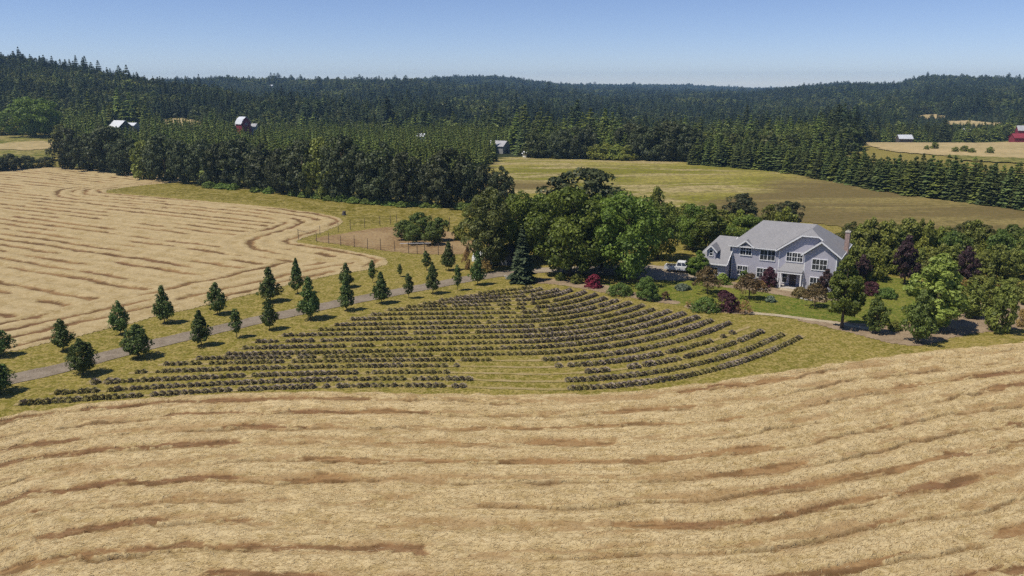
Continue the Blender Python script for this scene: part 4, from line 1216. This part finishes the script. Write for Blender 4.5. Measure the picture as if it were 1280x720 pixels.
# keep-out boxes round far buildings: column, distance, (half width px, near, far)
BUILD_SPOTS = [(158, 452, (22, 75, 16)), (309, 470, (15, 85, 16)), (632, 392, (14, 40, 14)), (1132, 488, (14, 30, 14)), (1210, 560, (9, 20, 12)), (1274, 500, (18, 40, 20)), (333, 475, (10, 30, 8)), (660, 362, (7, 20, 8)), (530, 372, (6, 8, 8)), (342, 1480, (14, 60, 20))]
scatter_wood()

# ------------------------------------------------------------------ house
M['siding'] = None
def siding_mat():
    t = NT("lavender_grey_siding"); p = t.objco()
    sx = t.n("ShaderNodeSeparateXYZ"); t.l(p, sx.inputs[0])
    fr = t.math('FRACT', t.math('MULTIPLY', sx.outputs[2], 6.0))
    f = t.noise(p, 1.2, 4)
    c = t.ramp(f, [(0.3, (0.42, 0.41, 0.475)), (0.7, (0.465, 0.455, 0.525))])
    t.bsdf(c, 0.6, fr, 0.5, 0.02, 0.3)
    return t.m
def roof_mat(name, c1, c2):
    t = NT(name); p = t.objco()
    b = t.n("ShaderNodeTexBrick"); mp = t.n("ShaderNodeMapping"); mp.inputs["Scale"].default_value = (1, 0.5, 1.3)
    t.l(p, mp.inputs[0]); t.l(mp.outputs[0], b.inputs[0])
    b.inputs["Scale"].default_value = 3.0; b.inputs["Color1"].default_value = (*c1, 1); b.inputs["Color2"].default_value = (*c2, 1)
    b.inputs["Mortar"].default_value = (*[x * 0.7 for x in c1], 1); b.inputs["Mortar Size"].default_value = 0.01
    n1 = t.noise(p, 0.7, 6, 0.65); n2 = t.noise(p, 9, 4)
    c = t.mix(t.ramp(n1, [(0.35, 0.35), (0.65, 0)]), b.outputs[0], tuple(x * 0.75 for x in c1))
    c = t.mix(t.ramp(n2, [(0.4, 0.3), (0.6, 0)]), c, tuple(x * 0.7 for x in c1))
    t.bsdf(c, 0.85, n2, 0.3, 0.02, 0.15)
    return t.m
M['siding'] = siding_mat()
M['shingle'] = roof_mat("grey_asphalt_shingle", (0.265, 0.262, 0.275), (0.315, 0.31, 0.32))
M['trim'] = plain("white_trim_paint", (0.78, 0.78, 0.80), 0.5, 0.04, 2)
M['pane'] = plain("dark_window_glass", (0.035, 0.04, 0.05), 0.08, 0.2, 1.0, 0.6)
M['brick'] = plain("pinkish_brick", (0.36, 0.26, 0.23), 0.85, 0.25, 5, 0.1, bump=0.3)
M['door'] = plain("dark_door_paint", (0.06, 0.045, 0.05), 0.5, 0.2, 3)
M['concrete'] = plain("pale_concrete", (0.42, 0.39, 0.35), 0.85, 0.1, 2)

YAW = math.radians(-29)
house = empty("house", (35.9, 128.2, 0), YAW)
tag(house, "two-storey lavender-grey house with grey shingle roof and white-trimmed gables", "house")
W = 7.4; G1A, G1B = W + 0.2, W + 9.2        # big front gable wing
G2A, G2B = W + 4.3, W + 9.0                 # small projecting gable
VB = 9.6                                     # back wall
EZ, RZ, RU, RV = 5.6, 9.25, W + 4.75, 4.8    # eaves, ridge height, cross ridge u, main ridge v
OV = 0.45

w_ = MB()
w_.box((0.1, 0, -0.2), (G1B - 0.02, VB, EZ - 0.12))
w_.prism([(G1A, -0.6, -0.2), (G1B - 0.06, -0.6, -0.2), (G1B - 0.06, -0.6, EZ - 0.05), (RU + 0.9, -0.6, 8.25), (RU - 0.9, -0.6, 8.25), (G1A, -0.6, EZ - 0.05)], (0, 3.0, 0))
g2m = (G2A + G2B) / 2; g2r = 7.65
w_.prism([(G2A, -2.0, -0.2), (G2B, -2.0, -0.2), (G2B, -2.0, EZ - 0.08), (g2m, -2.0, g2r - 0.14), (G2A, -2.0, EZ - 0.08)], (0, 1.5, 0))
w_.prism([(1.25, -0.03, 4.4), (3.35, -0.03, 4.4), (3.35, -0.03, 5.62), (2.3, -0.03, 6.45), (1.25, -0.03, 5.62)], (0, 1.6, 0))   # eyebrow gable over the upper window
w_.build("wall", M['siding'], house)

def slab(mb, pts, th=0.16):
    mb.prism(pts, (0, 0, -th)); return mb
rf = MB()
sl = (RZ - EZ) / (RV + OV)          # front slope
eL = (-OV, -OV, EZ); 
hipu = 3.7
# front main slope from left hip to the cross wing valley
slab(rf, [(-OV, -OV, EZ), (G1A - OV - 0.1, -OV, EZ), (G1A - OV - 0.1 + (RU - G1A + OV + 0.1), RV, RZ), (hipu, RV, RZ)])
slab(rf, [(-OV, VB + OV, EZ), (-OV, -OV, EZ), (hipu, RV, RZ)])                                   # left hip
slab(rf, [(RU, RV, RZ), (G1B + OV, VB + OV, EZ), (-OV, VB + OV, EZ), (hipu, RV, RZ)])            # back slope
# cross wing: left slope, right slope, clipped front
sw = (RZ - EZ) / (RU - (G1A - OV)); swr = (RZ - EZ) / (G1B + OV - RU)
CZ = 8.35; cu1 = RU - (RZ - CZ) / sw; cu2 = RU + (RZ - CZ) / swr
FV = -0.6 - 0.5; CV = FV + 1.1
slab(rf, [(G1A - OV, FV, EZ), (cu1, FV, CZ), (RU, CV, RZ), (RU, RV, RZ), (G1A - OV, -OV + 0.02, EZ)])
slab(rf, [(cu1, FV, CZ), (cu2, FV, CZ), (RU, CV, RZ)])
zr = lambda u: EZ + (G1B + OV - u) * swr
slab(rf, [(cu2, FV, CZ), (g2m, FV, zr(g2m)), (g2m, -2.45, zr(g2m)), (G1B + OV, -2.45, EZ), (G1B + OV, VB + OV, EZ), (RU, RV, RZ), (RU, CV, RZ)])
g2t = zr(g2m); g2s = (g2t - EZ) / (g2m - (G2A - OV))
slab(rf, [(G2A - OV, -2.45, EZ), (g2m, -2.45, g2t), (g2m, -0.62, g2t), (G2A - OV, -0.62, EZ)])
# eyebrow gable on the eave
for sgn in (-1, 1):
    slab(rf, [(2.3 + sgn * 1.35, -0.5, 5.55), (2.3, -0.5, 6.62), (2.3, 1.3, 6.62), (2.3 + sgn * 1.35, -0.28, 5.55)], 0.12)
roof_o = rf.build("roof", M['shingle'], house)

fa = MB()   # fascia and rake boards
def rake(a, b, h=0.20, w=0.07): fa.bar(a, b, w, h)
rake((-OV, -OV - 0.04, EZ - 0.14), (G1A - OV - 0.05, -OV - 0.04, EZ - 0.10), 0.13)
rake((-OV - 0.04, -OV, EZ - 0.14), (-OV - 0.04, VB + OV, EZ - 0.10), 0.13)
rake((G1A - OV - 0.05, FV - 0.04, EZ - 0.14), (cu1, FV - 0.04, CZ - 0.12)); rake((cu1, FV - 0.04, CZ - 0.14), (cu2, FV - 0.04, CZ - 0.14), 0.18)
rake((cu2, FV - 0.04, CZ - 0.12), (g2m + 0.2, FV - 0.04, zr(g2m + 0.2) - 0.12))
rake((G2A - OV - 0.05, -2.49, EZ - 0.14), (g2m, -2.49, g2t - 0.12)); rake((g2m, -2.49, g2t - 0.12), (G1B + OV + 0.05, -2.49, EZ - 0.14))
rake((G1B + OV + 0.04, -2.45, EZ - 0.12), (G1B + OV + 0.04, VB + OV, EZ - 0.12), 0.2)
for sgn in (-1, 1): rake((2.3 + sgn * 1.38, -0.54, 5.46), (2.3, -0.54, 6.53), 0.2)
fa.build("fascia", M['trim'], house)
cb = MB()   # corner boards
for u, v in ((G1A - 0.01, -0.62), (G2A - 0.01, -2.02), (G2B - 0.13, -2.02), (0.09, -0.02)): cb.box((u, v, -0.1), (u + 0.14, v + 0.3, EZ - 0.16))
cb.build("corner_board", M['trim'], house)

def window(parent, u, v, z, w, h, cols=1, rows=2, mull=1, name="window"):
    """white framed window on a wall facing -v; mull sashes side by side, each cut in cols x rows panes"""
    fr = MB(); t = 0.10; y0, y1 = v - 0.09, v - 0.004
    fr.box((u - w / 2 - t, y0, z - t * 1.3), (u + w / 2 + t, y1, z)); fr.box((u - w / 2 - t, y0, z + h), (u + w / 2 + t, y1, z + h + t))
    sw_ = w / mull
    xs = [u - w / 2 + k * sw_ for k in range(mull + 1)]
    for k, x in enumerate(xs):
        hw = t * (0.5 if 0 < k < mull else 1)
        a = x - (t if k == 0 else hw); b = x + (t if k == mull else hw)
        if k == 0: b = x
        if k == mull: a = x
        fr.box((a, y0 + 0.003, z), (b, y1 - 0.003, z + h))
    for k in range(mull):
        for r in range(1, rows):
            fr.box((xs[k], y0 + 0.02, z + h * r / rows - 0.035), (xs[k + 1], y1 - 0.006, z + h * r / rows + 0.035))
        for c in range(1, cols):
            xx = xs[k] + sw_ * c / cols; fr.box((xx - 0.02, y0 + 0.03, z), (xx + 0.02, y1 - 0.009, z + h))
    o = fr.build(name, M['trim'], parent)
    for k in range(mull):
        for r in range(rows):
            MB().box((xs[k] + 0.02, v - 0.045, z + h * r / rows + 0.01), (xs[k + 1] - 0.02, v - 0.006, z + h * (r + 1) / rows - 0.01)).build("pane", M['pane'], o)
    return o
window(house, 2.3, -0.03, 4.15, 1.75, 1.5, 2, 2, 2)
window(house, 5.75, 0, 3.65, 2.3, 1.55, 2, 2, 2)
window(house, 1.95, 0, 0.85, 1.6, 1.4, 2, 2, 2)
window(house, 5.7, 0, 0.75, 2.8, 1.45, 2, 2, 3)
window(house, W + 2.6, -0.6, 4.0, 2.4, 1.35, 2, 2, 3)
window(house, g2m - 0.1, -2.0, 3.35, 2.1, 1.6, 2, 2, 2)
window(house, g2m - 0.3, -2.0, 0.35, 1.9, 1.7, 2, 2, 2)
# porch
PA, PB = W + 0.6, G2A
pr = MB(); slab(pr, [(PA - 0.1, -2.75, 2.75), (PB - 0.02, -2.75, 2.75), (PB - 0.02, -0.62, 3.7), (PA + 0.75, -0.62, 3.7)], 0.14)
slab(pr, [(PA - 0.1, -2.75, 2.75), (PA + 0.75, -0.62, 3.7), (PA - 0.1, -0.62, 2.75)], 0.14)
pr.build("porch_roof", M['shingle'], house)
MB().box((PA - 0.05, -2.72, 2.38), (PB - 0.02, -2.5, 2.60)).box((PA - 0.05, -2.5, 2.38), (PA + 0.15, -0.62, 2.60)).build("porch_beam", M['trim'], house)
for u in (PA, PA + 0.35): MB().box((u, -2.70, 0.1), (u + 0.2, -2.5, 2.38)).build("porch_post", M['trim'], house)
MB().box((PB - 0.32, -2.70, 0.1), (PB - 0.12, -2.5, 2.38)).build("porch_post", M['trim'], house)
MB().box((PA - 0.2, -2.9, -0.1), (PB + 0.05, -0.58, 0.12)).build("porch_floor", M['concrete'], house)
dr = MB().box((PA + 1.5, -0.68, 0.12), (PA + 2.5, -0.605, 2.2)).build("door", M['door'], house)
MB().box((PA + 2.32, -0.75, 1.05), (PA + 2.40, -0.68, 1.2)).build("handle", M['trim'], dr)
window(house, PA + 0.75, -0.6, 0.5, 0.7, 1.6, 1, 2, 1)
ch = MB(); cu = G1B + 0.02
ch.box((cu, 3.1, -0.2), (cu + 0.65, 4.1, 8.6)); ch.build("chimney", M['brick'], house)
MB().box((cu - 0.06, 3.04, 8.6), (cu + 0.71, 4.16, 8.72)).box((cu + 0.17, 3.4, 8.72), (cu + 0.48, 3.8, 8.9)).build("chimney_cap", M['concrete'], house)

# garage wing on the left
GA, GB, GF, GV = -5.2, -0.2, -2.5, 8.2
ge, gz = 2.85, 6.45; gr_v = (GF + GV) / 2
gw = MB().box((GA, GF, -0.2), (GB, GV, ge - 0.1))
gw.prism([(GB - 0.3, GF + 0.02, ge - 0.15), (GB - 0.3, GV - 0.02, ge - 0.15), (GB - 0.3, gr_v, gz - 0.25)], (0.298, 0, 0))
gw.build("garage_wall", M['siding'], house)
gq = MB()
slab(gq, [(GA - OV, GF - OV, ge), (GB + 0.3, GF - OV, ge), (GB + 0.3, gr_v, gz), (GA + 2.4, gr_v, gz)])
slab(gq, [(GB + 0.3, GV + OV, ge), (GA - OV, GV + OV, ge), (GA + 2.4, gr_v, gz), (GB + 0.3, gr_v, gz)])
slab(gq, [(GA - OV, GV + OV, ge), (GA - OV, GF - OV, ge), (GA + 2.4, gr_v, gz)])
# low ridge joining wing and main roof
slab(gq, [(GB + 0.3, gr_v, gz), (GB + 0.3, gr_v - 1.6, gz - 1.05), (2.2, gr_v - 1.6, gz - 1.05), (2.2, gr_v, gz)])
slab(gq, [(GB + 0.3, gr_v, gz), (2.2, gr_v, gz), (2.2, gr_v + 1.6, gz - 1.05), (GB + 0.3, gr_v + 1.6, gz - 1.05)])
gq.build("garage_roof", M['shingle'], house)
MB().bar((GA - OV, GF - OV - 0.04, ge - 0.14), (GB + 0.3, GF - OV - 0.04, ge - 0.14), 0.07, 0.22).bar((GB + 0.34, GF - OV, ge - 0.12), (GB + 0.34, gr_v, gz - 0.12), 0.07, 0.22).build("fascia", M['trim'], house)
# dormer
du = -2.75; dv = -2.1; dz = 4.75
d_ = MB().prism([(du - 0.7, dv, 3.1), (du + 0.7, dv, 3.1), (du + 0.7, dv, dz), (du, dv, dz + 0.72), (du - 0.7, dv, dz)], (0, 3.2, 0)).build("dormer", M['siding'], house)
dd = MB()
for sgn in (-1, 1): slab(dd, [(du + sgn * 1.0, dv - 0.3, dz - 0.14), (du, dv - 0.3, dz + 0.88), (du, dv + 3.0, dz + 0.88), (du + sgn * 1.0, dv + 2.2, dz - 0.14)], 0.1)
dd.build("dormer_roof", M['shingle'], d_)
df = MB()
for sgn in (-1, 1): df.bar((du + sgn * 1.03, dv - 0.33, dz - 0.22), (du, dv - 0.33, dz + 0.80), 0.06, 0.18)
df.build("fascia", M['trim'], d_)
window(d_, du, dv, 3.95, 0.5, 0.85, 1, 2, 1)
window(house, -2.0, GF, 0.9, 1.1, 1.2, 2, 2, 1)
gd = MB().box((GA + 0.25, GF - 0.05, 0), (GA + 2.3, GF - 0.006, 2.2)).build("garage_door", M['trim'], house)
MB().box((GA + 1.1, GF - 0.1, 0.5), (GA + 1.5, GF - 0.05, 0.56)).build("handle", M['door'], gd)

# ------------------------------------------------------------------ vehicles
M['carwhite'] = plain("white_car_paint", (0.78, 0.79, 0.80), 0.25, 0.03, 2, 0.5)
M['tyre'] = plain("black_tyre_rubber", (0.025, 0.025, 0.025), 0.9, 0.2)
M['rim'] = plain("grey_wheel_metal", (0.4, 0.4, 0.42), 0.4, 0.1, metal=0.6)
M['lamp'] = plain("clear_headlight", (0.6, 0.6, 0.62), 0.2, 0.05)
M['redlamp'] = plain("red_tail_light", (0.45, 0.03, 0.03), 0.3, 0.05)

def wheels(root, xs, hw, r):
    for x in xs:
        for s in (-1, 1):
            ty = MB().tube([(x, s * (hw - 0.24), r), (x, s * (hw - 0.02), r)], r, 16).build("wheel", M['tyre'], root)
            MB().tube([(x, s * (hw - 0.03), r), (x, s * (hw + 0.005), r)], r * 0.6, 12).build("rim", M['rim'], ty)

def vehicle(name, label, cat, loc, rz, prof, roof_prof, hw, xs, r):
    """side profile prof extruded to the body, roof_prof to the narrowing cabin with window panes"""
    root = empty(name, loc, rz); tag(root, label, cat)
    b = MB(); b.prism([(x, -hw, z) for x, z in prof], (0, 2 * hw, 0)); b.build("body", M['carwhite'], root)
    n = len(roof_prof); ins = [0, 0.16, 0.16, 0]
    V = [(x, -hw + 0.03 + ins[i], z) for i, (x, z) in enumerate(roof_prof)] + [(x, hw - 0.03 - ins[i], z) for i, (x, z) in enumerate(roof_prof)]
    c = MB().add(V, [(0, 1, 2, 3), (7, 6, 5, 4), (0, 4, 5, 1), (1, 5, 6, 2), (2, 6, 7, 3), (3, 7, 4, 0)]).build("cabin", M['carwhite'], root)
    (x0, z0), (x1, z1), (x2, z2), (x3, z3) = roof_prof
    for s in (-1, 1):
        def p(t, u):
            xa = x0 + (x1 - x0) * u; xb = x3 + (x2 - x3) * u; y = hw - 0.03 - 0.16 * u + 0.012
            return (xa + (xb - xa) * t, s * y, z0 + (z1 - z0) * u)
        for ta, tb in ((0.07, 0.48), (0.53, 0.93)):
            MB().add([p(ta, 0.15), p(tb, 0.15), p(tb, 0.85), p(ta, 0.85)], [(0, 1, 2, 3)]).build("side_window", M['pane'], root)
    for (xa, za, xb, zb, sg, nm) in ((x0, z0, x1, z1, -1, "rear_window"), (x3, z3, x2, z2, 1, "windscreen")):
        q = [(xa + (xb - xa) * u + sg * 0.012, y * (hw - 0.14 - 0.16 * u), za + (zb - za) * u + 0.008) for u, y in ((0.12, -1), (0.12, 1), (0.88, 1), (0.88, -1))]
        MB().add(q, [(0, 1, 2, 3)]).build(nm, M['pane'], root)
    xf = max(x for x, z in prof); xr = min(x for x, z in prof)
    for s in (-1, 1):
        MB().box((xf - 0.06, s * hw * 0.72 - 0.16, 0.72), (xf + 0.015, s * hw * 0.72 + 0.16, 0.88)).build("headlight", M['lamp'], root)
        MB().box((xr - 0.015, s * hw * 0.82 - 0.09, 0.72), (xr + 0.05, s * hw * 0.82 + 0.09, 1.0)).build("tail_light", M['redlamp'], root)
    wheels(root, xs, hw, r)
    return root
x, y = at(851, 340)
tk = vehicle("pickup_truck", "white pickup truck parked in the yard beside the garage", "pickup truck", (x, y, 0.06), math.radians(-22),
        [(-2.7, 0.45), (2.65, 0.42), (2.72, 0.95), (1.2, 1.08), (-2.68, 1.08)], [(-0.75, 1.07), (-0.55, 1.82), (0.65, 1.82), (1.35, 1.07)], 0.95, (-1.75, 1.75), 0.38)
MB().box((-2.5, -0.78, 1.075), (-0.9, 0.78, 1.095)).build("cargo_bed", M['tyre'], tk)
for s in (-1, 1): MB().box((0.95, s * 1.07 - 0.1, 1.1), (1.1, s * 1.07 + 0.1, 1.28)).build("mirror", M['carwhite'], tk)
x, y = at(607, 330)
vehicle("parked_van", "white van half hidden by the brownish tree beside the dark shed", "van", (x, y, 0.02), math.radians(-30),
        [(-2.3, 0.4), (2.2, 0.4), (2.25, 0.85), (1.5, 1.1), (-2.3, 1.1)], [(-2.25, 1.09), (-2.05, 1.95), (0.8, 1.95), (1.55, 1.09)], 0.95, (-1.45, 1.45), 0.34)

# ------------------------------------------------------------------ buildings further off
M['metalroof'] = plain("pale_metal_roof", (0.62, 0.64, 0.68), 0.4, 0.05, 0.3, 0.4)
M['palegrey'] = plain("pale_grey_roof", (0.50, 0.52, 0.56), 0.6, 0.1, 0.6)
M['greyroof'] = plain("weathered_roof", (0.36, 0.36, 0.38), 0.7, 0.15, 0.6)
M['barnred'] = plain("barn_red_paint", (0.23, 0.030, 0.045), 0.7, 0.15, 0.6)
M['darkwood'] = plain("dark_weathered_boards", (0.085, 0.075, 0.075), 0.9, 0.25, 0.8)
M['greywall'] = plain("grey_house_wall", (0.30, 0.30, 0.30), 0.7, 0.1, 0.6)
M['whitewall'] = plain("white_house_wall", (0.74, 0.73, 0.70), 0.7, 0.06, 0.6)

def building(name, label, loc, rz, w, d, h, rh, wall, roof, gambrel=False, doors=(0.5,), wins=(), ov=0.4):
    """gable building, ridge along local y, its gable end facing -y"""
    root = empty(name, loc, rz); tag(root, label, "barn" if "barn" in name else ("shed" if "shed" in name else "house"))
    hw = w / 2
    prof = [(-hw, h), (-hw * 0.62, h + rh * 0.66), (0, h + rh), (hw * 0.62, h + rh * 0.66), (hw, h)] if gambrel else [(-hw, h), (0, h + rh), (hw, h)]
    pts = [(-hw, 0, -1.5), (hw, 0, -1.5)] + [(x, 0, z) for x, z in reversed(prof)]
    MB().prism(pts, (0, d, 0)).build("wall", wall, root)
    r = MB(); q = [(x * (1 + ov / hw) if abs(x) == hw else x, z + 0.12 - (0.25 if abs(x) == hw else 0)) for x, z in prof]
    for (xa, za), (xb, zb) in zip(q[:-1], q[1:]):
        r.prism([(xa, -ov, za), (xb, -ov, zb), (xb, d + ov, zb), (xa, d + ov, za)], (0, 0, 0.14))
    r.build("roof", roof, root)
    for t in doors:
        MB().box((-hw + w * t - 1.1, -0.08, -0.3), (-hw + w * t + 1.1, -0.006, min(h * 0.75, 3.2))).build("door", M['darkwood'] if wall is not M['darkwood'] else M['greywall'], root)
    for (t, z) in wins:
        o = MB().box((-hw + w * t - 0.6, -0.07, z), (-hw + w * t + 0.6, -0.006, z + 1.2)).build("window", M['trim'], root)
        MB().box((-hw + w * t - 0.45, -0.09, z + 0.15), (-hw + w * t + 0.45, -0.075, z + 1.05)).build("pane", M['pane'], o)
    n = max(1, int(d / 5))
    for k in range(n):
        yv = d * (k + 0.5) / n
        o = MB().box((hw + 0.006, yv - 0.6, h * 0.4), (hw + 0.07, yv + 0.6, h * 0.4 + 1.1)).build("window", M['trim'], root)
        MB().box((hw + 0.075, yv - 0.45, h * 0.4 + 0.15), (hw + 0.09, yv + 0.45, h * 0.4 + 0.95)).build("pane", M['pane'], o)
    return root
def spot(px, Y, dz=0.0):
    x, y, z = atY(px, Y); return (x, y, z + dz)
def lift(px, Y, top_py, total):
    """ground position with the roof top seen at top_py; the base stands on the terrain"""
    return spot(px, Y)
building("hay_barn", "dark barn with a white metal roof above the oak woodland", spot(158, 452), math.radians(60), 8, 9, 5.0, 3.2, M['darkwood'], M['metalroof'], doors=(0.5,))
building("low_barn", "low white-roofed shed attached behind the dark barn", spot(172, 460), math.radians(80), 5, 7, 5.2, 1.2, M['greywall'], M['metalroof'])
building("red_barn", "crimson gambrel barn with a white roof above the plantation", spot(309, 470), math.radians(48), 6, 6.5, 7.2, 3.8, M['barnred'], M['metalroof'], True, (0.5,), ((0.5, 6.6),))
building("low_barn", "long low shed with a grey roof beside the crimson barn", spot(322, 476), math.radians(85), 5, 13, 5.6, 1.4, M['greywall'], M['greyroof'])
building("far_house", "small grey house with a pale roof at the wood's edge behind the meadow", spot(633, 388), math.radians(62), 7, 8.5, 3.6, 2.2, M['greywall'], M['greyroof'], wins=((0.25, 2.2), (0.75, 2.2)))
building("far_shed", "little white shed at the corner of the wood behind the meadow", spot(660, 360), math.radians(50), 2, 2.2, 1.8, 0.7, M['whitewall'], M['metalroof'])
building("far_house", "white bungalow glimpsed among the plantation firs", spot(531, 374), math.radians(80), 2.6, 3, 8.6, 1.0, M['whitewall'], M['metalroof'])
building("field_barn", "dark barn with a pale metal roof beside the far tan field", spot(1138, 484), math.radians(84), 6, 7.5, 2.6, 2.0, M['darkwood'], M['palegrey'])
building("red_barn", "long red barn at the edge of the far tan field", spot(1288, 462), math.radians(80), 8, 10, 2.8, 2.0, M['barnred'], M['barnred'])
building("red_barn", "taller red barn standing behind the long red one", spot(1283, 490), math.radians(75), 6, 6, 6.5, 2.6, M['barnred'], M['greyroof'])
building("far_house", "white house in a clearing below the right hills", spot(1211, 560), math.radians(55), 6, 7, 5.5, 2.2, M['whitewall'], M['metalroof'])
building("far_house", "white house on the skyline above the crimson barn", spot(342, 1480), math.radians(60), 5, 8, 7, 2, M['whitewall'], M['metalroof'])
sh = building("dark_shed", "small dark board shed under the brownish tree at the driveway bend", (*at(627, 331), 0), math.radians(-25), 3.6, 4.0, 2.3, 0.8, M['darkwood'], M['darkwood'])
for k in range(9):
    MB().box((-1.75 + k * 0.4, -0.12, 0.0), (-1.75 + k * 0.4 + 0.1, -0.085, 2.3)).build("batten", M['greywall'], sh)

# ------------------------------------------------------------------ garden fence and small things
fence = empty("garden_fence", (*at(373, 299), 0)); fx, fy = fence.location.x, fence.location.y
tag(fence, "tall wire fence on thin wooden posts round the bare garden", "fence")
FRONT = [(373, 299.5), (396, 302), (411, 304.5), (426, 307), (443, 309), (459.5, 311.4), (476, 312.8), (493.5, 314), (511, 317), (521.5, 317.5), (531, 316.5), (548, 319), (566, 319.5), (584, 319.5)]
BACK = [(400, 294), (423, 290), (438, 287), (456, 285), (475, 282.6), (488, 280.8), (496, 280), (515, 279), (540, 279.5), (562, 284)]
allp = []
for lst in (FRONT, BACK):
    row = []
    for k, (px, py) in enumerate(lst):
        x, y = at(px, py); h = 2.1 + R.uniform(-0.1, 0.25)
        MB().tube([(x - fx, y - fy, -0.2), (x - fx + R.normal(0, 0.03), y - fy, h)], [0.075, 0.06], 6).build("post", M['stake'], fence); row.append((x - fx, y - fy))
    allp.append(row)
for row, start in ((allp[0], None), (allp[1], allp[0][0])):
    rr = ([start] if start else []) + row
    for zz in (0.5, 1.0, 1.5, 2.0):
        wv = MB()
        for a, b in zip(rr[:-1], rr[1:]): wv.bar((a[0], a[1], zz), (b[0], b[1], zz), 0.012, 0.012)
        wv.build("wire", M['stake'], fence)
for a, b in ((0, 1), ):
    MB().bar((allp[0][a][0], allp[0][a][1], 1.9), (allp[0][b][0] - 1.6, allp[0][b][1], 1.9), 0.08, 0.08).build("rail", M['stake'], fence)
bx, by = at(519, 309)
rail = empty("garden_rail", (bx, by, 0)); tag(rail, "pale horizontal pole on two stakes under the fruit trees", "rail")
MB().bar((-3, 0, 0.75), (3, 0.1, 0.8), 0.1, 0.1).build("pole", M['trim'], rail)
for u in (-2.6, 2.6): MB().tube([(u, 0.08, -0.1), (u, 0.08, 0.78)], 0.05, 6).build("stake", M['stake'], rail)
sx_, sy_ = at(430, 269)
st = empty("tree_stump", (sx_, sy_, 0)); tag(st, "small dark stump in dry grass beyond the fenced garden", "stump")
MB().tube([(0, 0, -0.1), (0, 0, 0.3), (0.05, 0, 0.7), (0.1, 0.02, 1.0)], [0.6, 0.48, 0.42, 0.36], 9).build("stump", M['darkwood'], st)
MB().tube([(0.1, 0.02, 0.99), (0.1, 0.02, 1.03)], [0.34, 0.31], 9).build("cut_face", M['stake'], st)
# stones at the yard corner and along the beds
M['stone'] = plain("grey_field_stone", (0.36, 0.34, 0.31), 0.9, 0.2, 2, 0.1, bump=0.4)
def rock(loc, s, seed):
    rng = np.random.default_rng(seed); V = []; F = []
    n = 7
    for a, (r, z) in enumerate([(0.8, -0.1), (1.0, 0.25), (0.7, 0.6)]):
        for k in range(n):
            t = 2 * math.pi * k / n; q = r * rng.uniform(0.75, 1.15)
            V.append((q * math.cos(t) * s, q * 0.8 * math.sin(t) * s, (z + rng.normal(0, 0.06)) * s))
    for a in range(2):
        for k in range(n): F.append((a * n + k, a * n + (k + 1) % n, (a + 1) * n + (k + 1) % n, (a + 1) * n + k))
    F.append(tuple(range(2 * n, 3 * n))); F.append(tuple(range(n))[::-1])
    o = obj("landscape_stone", pymesh("landscape_stone", V, F, M['stone']), None, loc); return o
for k, (px, py) in enumerate([(632, 346), (636, 347.5), (640, 349), (634, 349)]):
    tag(rock((*at(px, py), 0.04), 0.32 + 0.1 * (k % 2), k), "grey stone at the grass corner between driveway and spruce", "stone", "stones at the driveway corner")
for k, (px, py) in enumerate([(1002, 374), (1008, 375.5), (1014, 376.5), (952, 362), (957, 363)]):
    tag(rock((*at(px, py), 0.05), 0.28 + 0.1 * (k % 2), 20 + k), "pale stone edging the bed in front of the house", "stone", "stones edging the house bed")

# ------------------------------------------------------------------ air
t = NT("pale_air"); pv = t.n("ShaderNodeVolumePrincipled")
pv.inputs["Color"].default_value = (0.42, 0.68, 1.0, 1); pv.inputs["Density"].default_value = 0.00013; pv.inputs["Anisotropy"].default_value = 0.2
t.l(pv.outputs[0], t.out.inputs["Volume"])
hz = MB().box((-5700, -420, -40), (5700, 4560, 90)).build("haze", t.m)
stuff(hz, "thin pale haze over the countryside", "haze")
